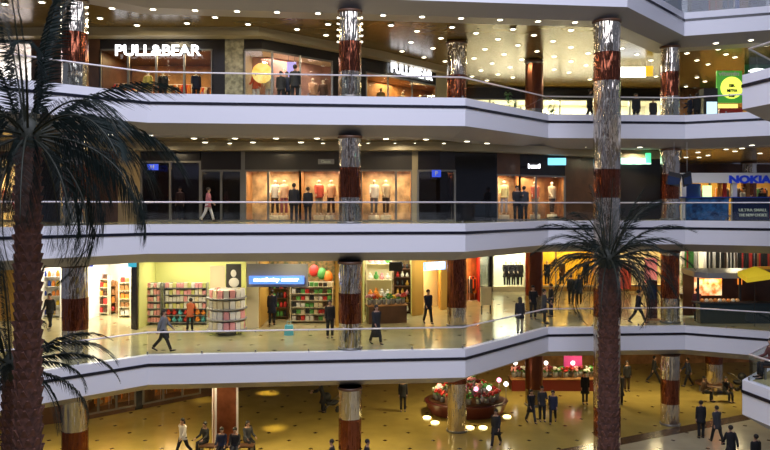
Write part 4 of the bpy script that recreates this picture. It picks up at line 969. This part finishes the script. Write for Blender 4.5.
for i in range(9):
    q = px(701 + i * 4.4, 20.55, L1 + 1.036); b = MB(); b.ball((q.x, q.y - .12, L1 + 1.036 + .09), (.10, .10, .09), 10, 6)
    tag(b.build('bread_roll', (M_orange, M_cream, mat('bread_crust', (.75, .42, .16), .6))[i % 3], base=True), 'round bread roll, %s from the left on the dark snack stall counter' % ORD[i], 'bread roll', 'bread rolls on the stall counter')
area('stall_lamp', (px(715, 20.3).x, px(715, 20.3).y, 7.1), 1.4, .3, 18, WARM)
# yellow parasol
q = px(751, 20.9, L1); root = empty('parasol', (q.x, q.y - .35, L1), 0, 'bright yellow square parasol leaning over the snack stall', 'parasol')
b = MB(); zz = zof(272, 20.9) - L1; b.add([(-.62, -.5, zz - .20), (.55, -.6, zz - .02), (.68, .5, zz + .12), (-.55, .55, zz), (0, 0, zz + .30), (-.62, -.5, zz - .42), (.55, -.6, zz - .24), (.68, .5, zz - .1), (-.55, .55, zz - .2)],
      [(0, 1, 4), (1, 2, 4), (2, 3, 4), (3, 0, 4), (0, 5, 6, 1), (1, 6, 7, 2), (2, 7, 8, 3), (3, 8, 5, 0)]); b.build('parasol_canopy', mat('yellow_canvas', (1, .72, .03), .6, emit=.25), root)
b = MB(); b.tube([(0, 0, 0), (0, 0, zz + .3)], .013, 6); b.build('pole', M_blackgoods, root)
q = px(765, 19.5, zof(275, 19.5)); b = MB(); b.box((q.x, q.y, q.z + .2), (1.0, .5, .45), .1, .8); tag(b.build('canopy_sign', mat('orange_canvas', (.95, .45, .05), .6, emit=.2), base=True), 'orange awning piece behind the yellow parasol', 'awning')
person(728, 19.2, L1, FWD, 'talk', BLK, BLK, 'vendor in black inside the snack stall', height=1.66)

# ------------------------------------------------------------------ green sign stall (top right)
s4 = 18.4; q = px(730, s4, L3); root = empty('juice_stall', q, 0, 'stall with glowing green and yellow round sign at the upper right', 'stall')
def jx(x): return (x - 730) / s4
b = MB(); b.box((jx(730), .1, .42), (23 / s4, .5, .84 + .3)); b.build('red_counter', mat('red_counter', (.40, .03, .02), .4), root)
b = MB(); b.box((jx(729), 0, zof(87, s4) - L3), (25 / s4, .12, 32 / s4)); b.build('sign_board', mat('green_backlit', (.06, .30, .04), .4, emit=.7), root)
b = MB(); b.tube([(jx(731), -.10, zof(88, s4) - L3), (jx(731), -.06, zof(88, s4) - L3)], 11 / s4, 26); b.build('sign_disc', mat('lime_backlit', (.75, .85, .10), .4, emit=1.5), root)
for yy, t_ in ((86, 'SIK'), (91, 'MEYVA'), (96, 'bar')): letters(t_, .17, .55 if len(t_) > 3 else .35, M_blackgoods, root, (jx(731), -.14, zof(yy, s4) - L3), 0, .02)
letters('vitamin', .22, 1.1, M_dimsign, root, (jx(728), -.1, zof(74, s4) - L3), 0, .02)
b = MB(); b.box((jx(730), .4, zof(105, s4) - L3), (1.2, .1, .22)); b.build('lit_strip', mat('yellow_strip', (1, .75, .2), .4, emit=1.4), root)
q = px(711, 18.7, L3); root = empty('drinks_fridge', q, 0, 'black fridge with pale glowing front left of the green sign', 'fridge')
b = MB(); b.box((0, .3, 1.0), (.75, .55, 2.0)); b.build('fridge_case', M_blackgoods, root); b = MB(); b.box((.05, .01, .72), (.55, .03, 1.1)); b.build('fridge_door', mat('cool_lit_door', (.6, .8, .95), .3, emit=1.3), root)
q = px(706, 16.4, L3); root = empty('sign_frame', q, 0, 'tall dark frame behind the fridge on top gallery', 'frame')
for sg in (-1, 1): b = MB(); b.box((sg * .45, 0, 1.4), (.06, .06, 2.8)); b.build('frame_post', M_brown, root)
b = MB(); b.box((0, 0, 2.83), (1.0, .06, .08)); b.build('frame_bar', M_brown, root)
q = px(757, 19.5, zof(71, 19.5)); root = empty('pendant_lamp', q, 0, 'oval white pendant lamp at the upper right edge', 'lamp')
b = MB(); b.ball((0, 0, 0), (.42, .35, .13), 18, 8); b.build('lamp_shade', mat('pendant_glow', (1, 1, .95), .4, emit=4), root); b = MB(); b.tube([(0, 0, .12), (0, 0, 18.56 - q.z)], .01, 5); b.build('lamp_cord', M_grey, root)
sign(745, 800, 55, 80, 18.0, '', mat('green_panel', (.03, .16, .04), .4, emit=.12), M_white, 'dark green hanging panel behind the pendant lamp')
# potted plants in the bright top window
def plant(x, s, z, h, label, n=14, m=None):
    p = px(x, s, z); root = empty('potted_plant', p, 0, label, 'plant')
    b = MB(); b.lathe([(.16, 0), (.22, .30), (.24, .32), (.20, .32)], n=16); b.build('pot', M_brown, root)
    b = MB(); b.tube([(0, 0, .3), (.02, 0, h * .6)], .02, 5); b.build('stem', M_brown, root); b = MB(); rr = random.Random(int(x))
    for i in range(n * 3):
        a = rr.uniform(0, 6.28); z0 = h * rr.uniform(.3, .9); r = rr.uniform(.2, .42)
        b.tube([(0, 0, z0), (r * .5 * math.cos(a), r * .5 * math.sin(a), z0 + .16), (r * math.cos(a), r * math.sin(a), z0 + .05)], [.01, .06, .004], 4, flat=.15)
    b.build('foliage', m or mat('plant_green', (.05, .20, .03), .5), root)
plant(508, 17.5, L3, 2.3, 'leafy potted plant before the bright top windows'); plant(514, 17.0, L3, 2.0, 'second leafy plant right behind the first one on top'); plant(552, 17.2, L3, 1.6, 'low potted plant right of the brown top column')
plant(683, 16.3, L1, 2.2, 'pale leafy plant right of the bend column', m=mat('pale_foliage', (.45, .55, .20), .5))

# ------------------------------------------------------------------ uppermost balcony goods (top right)
for i, (x, m, w_, lb) in enumerate(((700, M_blackgoods, .9, 'black'), (716, M_red, .7, 'red'), (728, M_wood, .6, 'tan'), (744, M_blue, .5, 'blue'), (758, M_blackgoods, .8, 'second black'))):
    q = px(x, 20.2, 20); o = empty('display_cabinet', q, 0, lb + ' cabinet on the uppermost balcony at the top right', 'cabinet')
    b = MB(); b.box((0, .2, .85), (w_, .4, 1.7)); b.build('cabinet_body', m, o); b = MB(); b.box((0, .2, 1.73), (w_ + .06, .46, .05)); b.build('cabinet_top', M_grey, o)
    for j in range(2): b = MB(); b.box(((j - .5) * w_ * .48, -.01, .85), (w_ * .44, .02, 1.5)); b.build('cabinet_door', M_brown if i % 2 else M_navy, o)

# ------------------------------------------------------------------ ground floor: flower stall, benches, pram
p = px(466, 19.3, 0); root = empty('flower_stall', p, 0, 'round flower stall with red skirt on the ground floor', 'stall')
b = MB(); b.lathe([(1.65, 0), (1.70, .05), (1.95, .62), (1.98, .66), (1.75, .67)], n=40, sx=1.1, sy=.8); b.build('stall_skirt', mat('wine_panel', (.09, .015, .012), .4), root)
b = MB(); b.lathe([(1.75, .67), (1.75, .72), (1.1, .80), (1.05, 1.05), (.6, 1.1), (.55, 1.35), (.1, 1.4)], n=40, sx=1.1, sy=.8); b.build('tiered_stand', M_brown, root)
cl2 = [('pink', M_pink), ('red', M_red), ('red', M_red), ('green', M_green), ('white', M_whitegoods), ('dark red', mat('dark_rose', (.25, .02, .03), .5))]
for ring, (r, zz, n) in enumerate(((1.45, .74, 20), (.85, 1.07, 12), (.35, 1.37, 5))):
    for j in range(n):
        a = 2 * PI * j / n + ring * .2; nm, m = random.choice(cl2)
        bouquet((p.x + r * 1.1 * math.cos(a), p.y + r * .8 * math.sin(a), zz), m, 1.25, '%s bouquet, %s from right on the %s ring of the round flower stall' % (nm, ORD[j], ('outer', 'middle', 'top')[ring]), 'bouquets on the round flower stall')
for i, (x, y, m, lb) in enumerate(((439, 386, mat('rose_globe', (1, .25, .2), .4, emit=2.5), 'reddish'), (489, 388, mat('white_globe', (1, .95, .85), .4, emit=4), 'left white'), (506, 384, mat('white_globe', (1, .95, .85), .4, emit=4), 'right white'), (476, 389, mat('pink_globe', (1, .35, .55), .4, emit=2.5), 'pink'), (499, 380, mat('pink_globe', (1, .35, .55), .4, emit=2.5), 'upper pink'))):
    s_ = 19.6; q = px(x, s_, zof(y, s_)); o = empty('globe_lamp', (q.x, q.y, 0), 0, lb + ' glowing globe lamp over the round flower stall', 'lamp')
    b = MB(); b.ball((0, 0, q.z), .12, 14, 8); b.build('globe', m, o); b = MB(); b.tube([(0, 0, .72), (0, 0, q.z - .11)], .012, 6); b.build('lamp_stem', M_grey, o)
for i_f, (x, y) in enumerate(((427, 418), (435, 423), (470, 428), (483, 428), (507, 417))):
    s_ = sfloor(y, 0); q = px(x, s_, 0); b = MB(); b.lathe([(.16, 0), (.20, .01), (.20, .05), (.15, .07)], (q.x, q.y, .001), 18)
    tag(b.build('lit_floor_spot', mat('floor_spot', (1, .9, .5), .4, emit=6, ecol=(1, .85, .35)), base=True), 'flat glowing floor spot, %s from the left before the flower stall' % ORD[i_f], 'lit floor spot', 'floor spots before the flower stall')  # glowing discs stand in for the lit spots on the floor tiles
# second stall behind, right
p = px(560, 17.3, 0); root = empty('market_stall', p, 0, 'long low stall with red base behind the three walkers', 'stall')
b = MB(); b.box((.0, .4, .33), (5.6, .9, .66)); b.build('stall_base', mat('red_base', (.16, .016, .012), .4), root); b = MB(); b.box((0, .4, .68), (5.7, 1.0, .05)); b.build('stall_top', M_wood, root)
for i in range(18):
    nm, m = cl2[(i * 5) % 6]; bouquet((p.x - 2.6 + i * .3, p.y + .3 + .2 * (i % 2), .71), m, 1.4, '%s bouquet, %s from the left on the long red-based stall' % (nm, ORD[i]), 'bouquets on the long stall')
for x, lb in ((517, 'left'), (548, 'middle'), (575, 'right')):
    q = px(x, 17.2, 0); o = empty('globe_lamp', (q.x, q.y + .5, .705), 0, lb + ' globe lamp standing on the long red-based stall', 'lamp'); b = MB(); b.ball((0, 0, .75), .12, 12, 8); b.build('globe', mat('white_globe', (1, .95, .85), .4, emit=4), o); b = MB(); b.tube([(0, 0, 0), (0, 0, .65)], .012, 6); b.build('lamp_stem', M_grey, o)
sign(564, 582, 356, 367, 17.0, '', mat('magenta_poster', (.55, .06, .25), .4, emit=.25), M_white, 'magenta poster above the long stall')
# benches
def bench(x, s, w, d, rz, label, ring=False):
    p = px(x, s, 0); root = empty('bench', p, rz, label, 'bench')
    if ring:
        b = MB(); n = 28; b.lathe([(.62, .40), (1.02, .40), (1.02, .46), (.62, .46), (.62, .40)], n=n); b.build('seat', M_brown, root)
        for k in range(6): a = k * PI / 3; q = MB(); q.box((.82 * math.cos(a), .82 * math.sin(a), .20), (.07, .07, .40)); q.build('leg', M_frame, root)
    else:
        b = MB(); b.box((0, 0, .43), (w, d, .06)); b.build('seat', M_brown, root)
        for sx in (-1, 1):
            for sy in (-1, 1): q = MB(); q.box((sx * (w / 2 - .08), sy * (d / 2 - .06), .20), (.06, .06, .40)); q.build('leg', M_frame, root)
    return root
bench(714, 17.3, 0, 0, 0, 'round bench encircling the brown column at the far right', True)
bench(227, 23.3, 2.3, .45, 0, 'long wooden bench before the copper pillar'); bench(350, 25.0, 0, 0, 0, 'round bench encircling the mirrored column at the bottom edge', True)
bench(774, 30.2, .9, .45, 0, '')
bench_l = [o for o in COL.objects if o.name.startswith('bench') and o.get('label', '') == '' and o.parent is None][-1]
bench_l.location.z = L1; bench_l['label'] = 'small bench on the corner landing at the right edge'
def pram(x, s, rz, label, m):
    p = px(x, s, 0); root = empty('pram', p, rz, label, 'pram')
    b = MB(); b.tube([(-.4, 0, .55), (-.2, 0, .46), (.15, 0, .46), (.4, 0, .6)], [(.05, .05), (.24, .14), (.24, .16), (.1, .05)], 12); b.build('seat_shell', m, root)
    b = MB(); b.ball((.22, 0, .75), (.24, .24, .24), 14, 8); b.build('hood', m, root)
    b = MB(); b.tube([(-.35, -.2, .12), (.1, -.2, .45), (-.62, -.2, 1.0), (-.62, .2, 1.0), (.1, .2, .45), (-.35, .2, .12)], .014, 6); b.tube([(.35, -.2, .12), (.0, -.2, .45)], .014, 6); b.tube([(.35, .2, .12), (.0, .2, .45)], .014, 6); b.build('chassis', M_frame, root)
    for sx in (-1, 1):
        for sy in (-1, 1): q = MB(); q.tube([(sx * .35, sy * .2 - .02, .12), (sx * .35, sy * .2 + .02, .12)], .118, 16); q.build('wheel', M_blackgoods, root)
pram(331, 19.2, PI, 'black pram pushed by the bending person in black', M_blackgoods)
pram(739, 17.2, .3, 'dark pram parked beyond the far right bench', M_blackgoods)
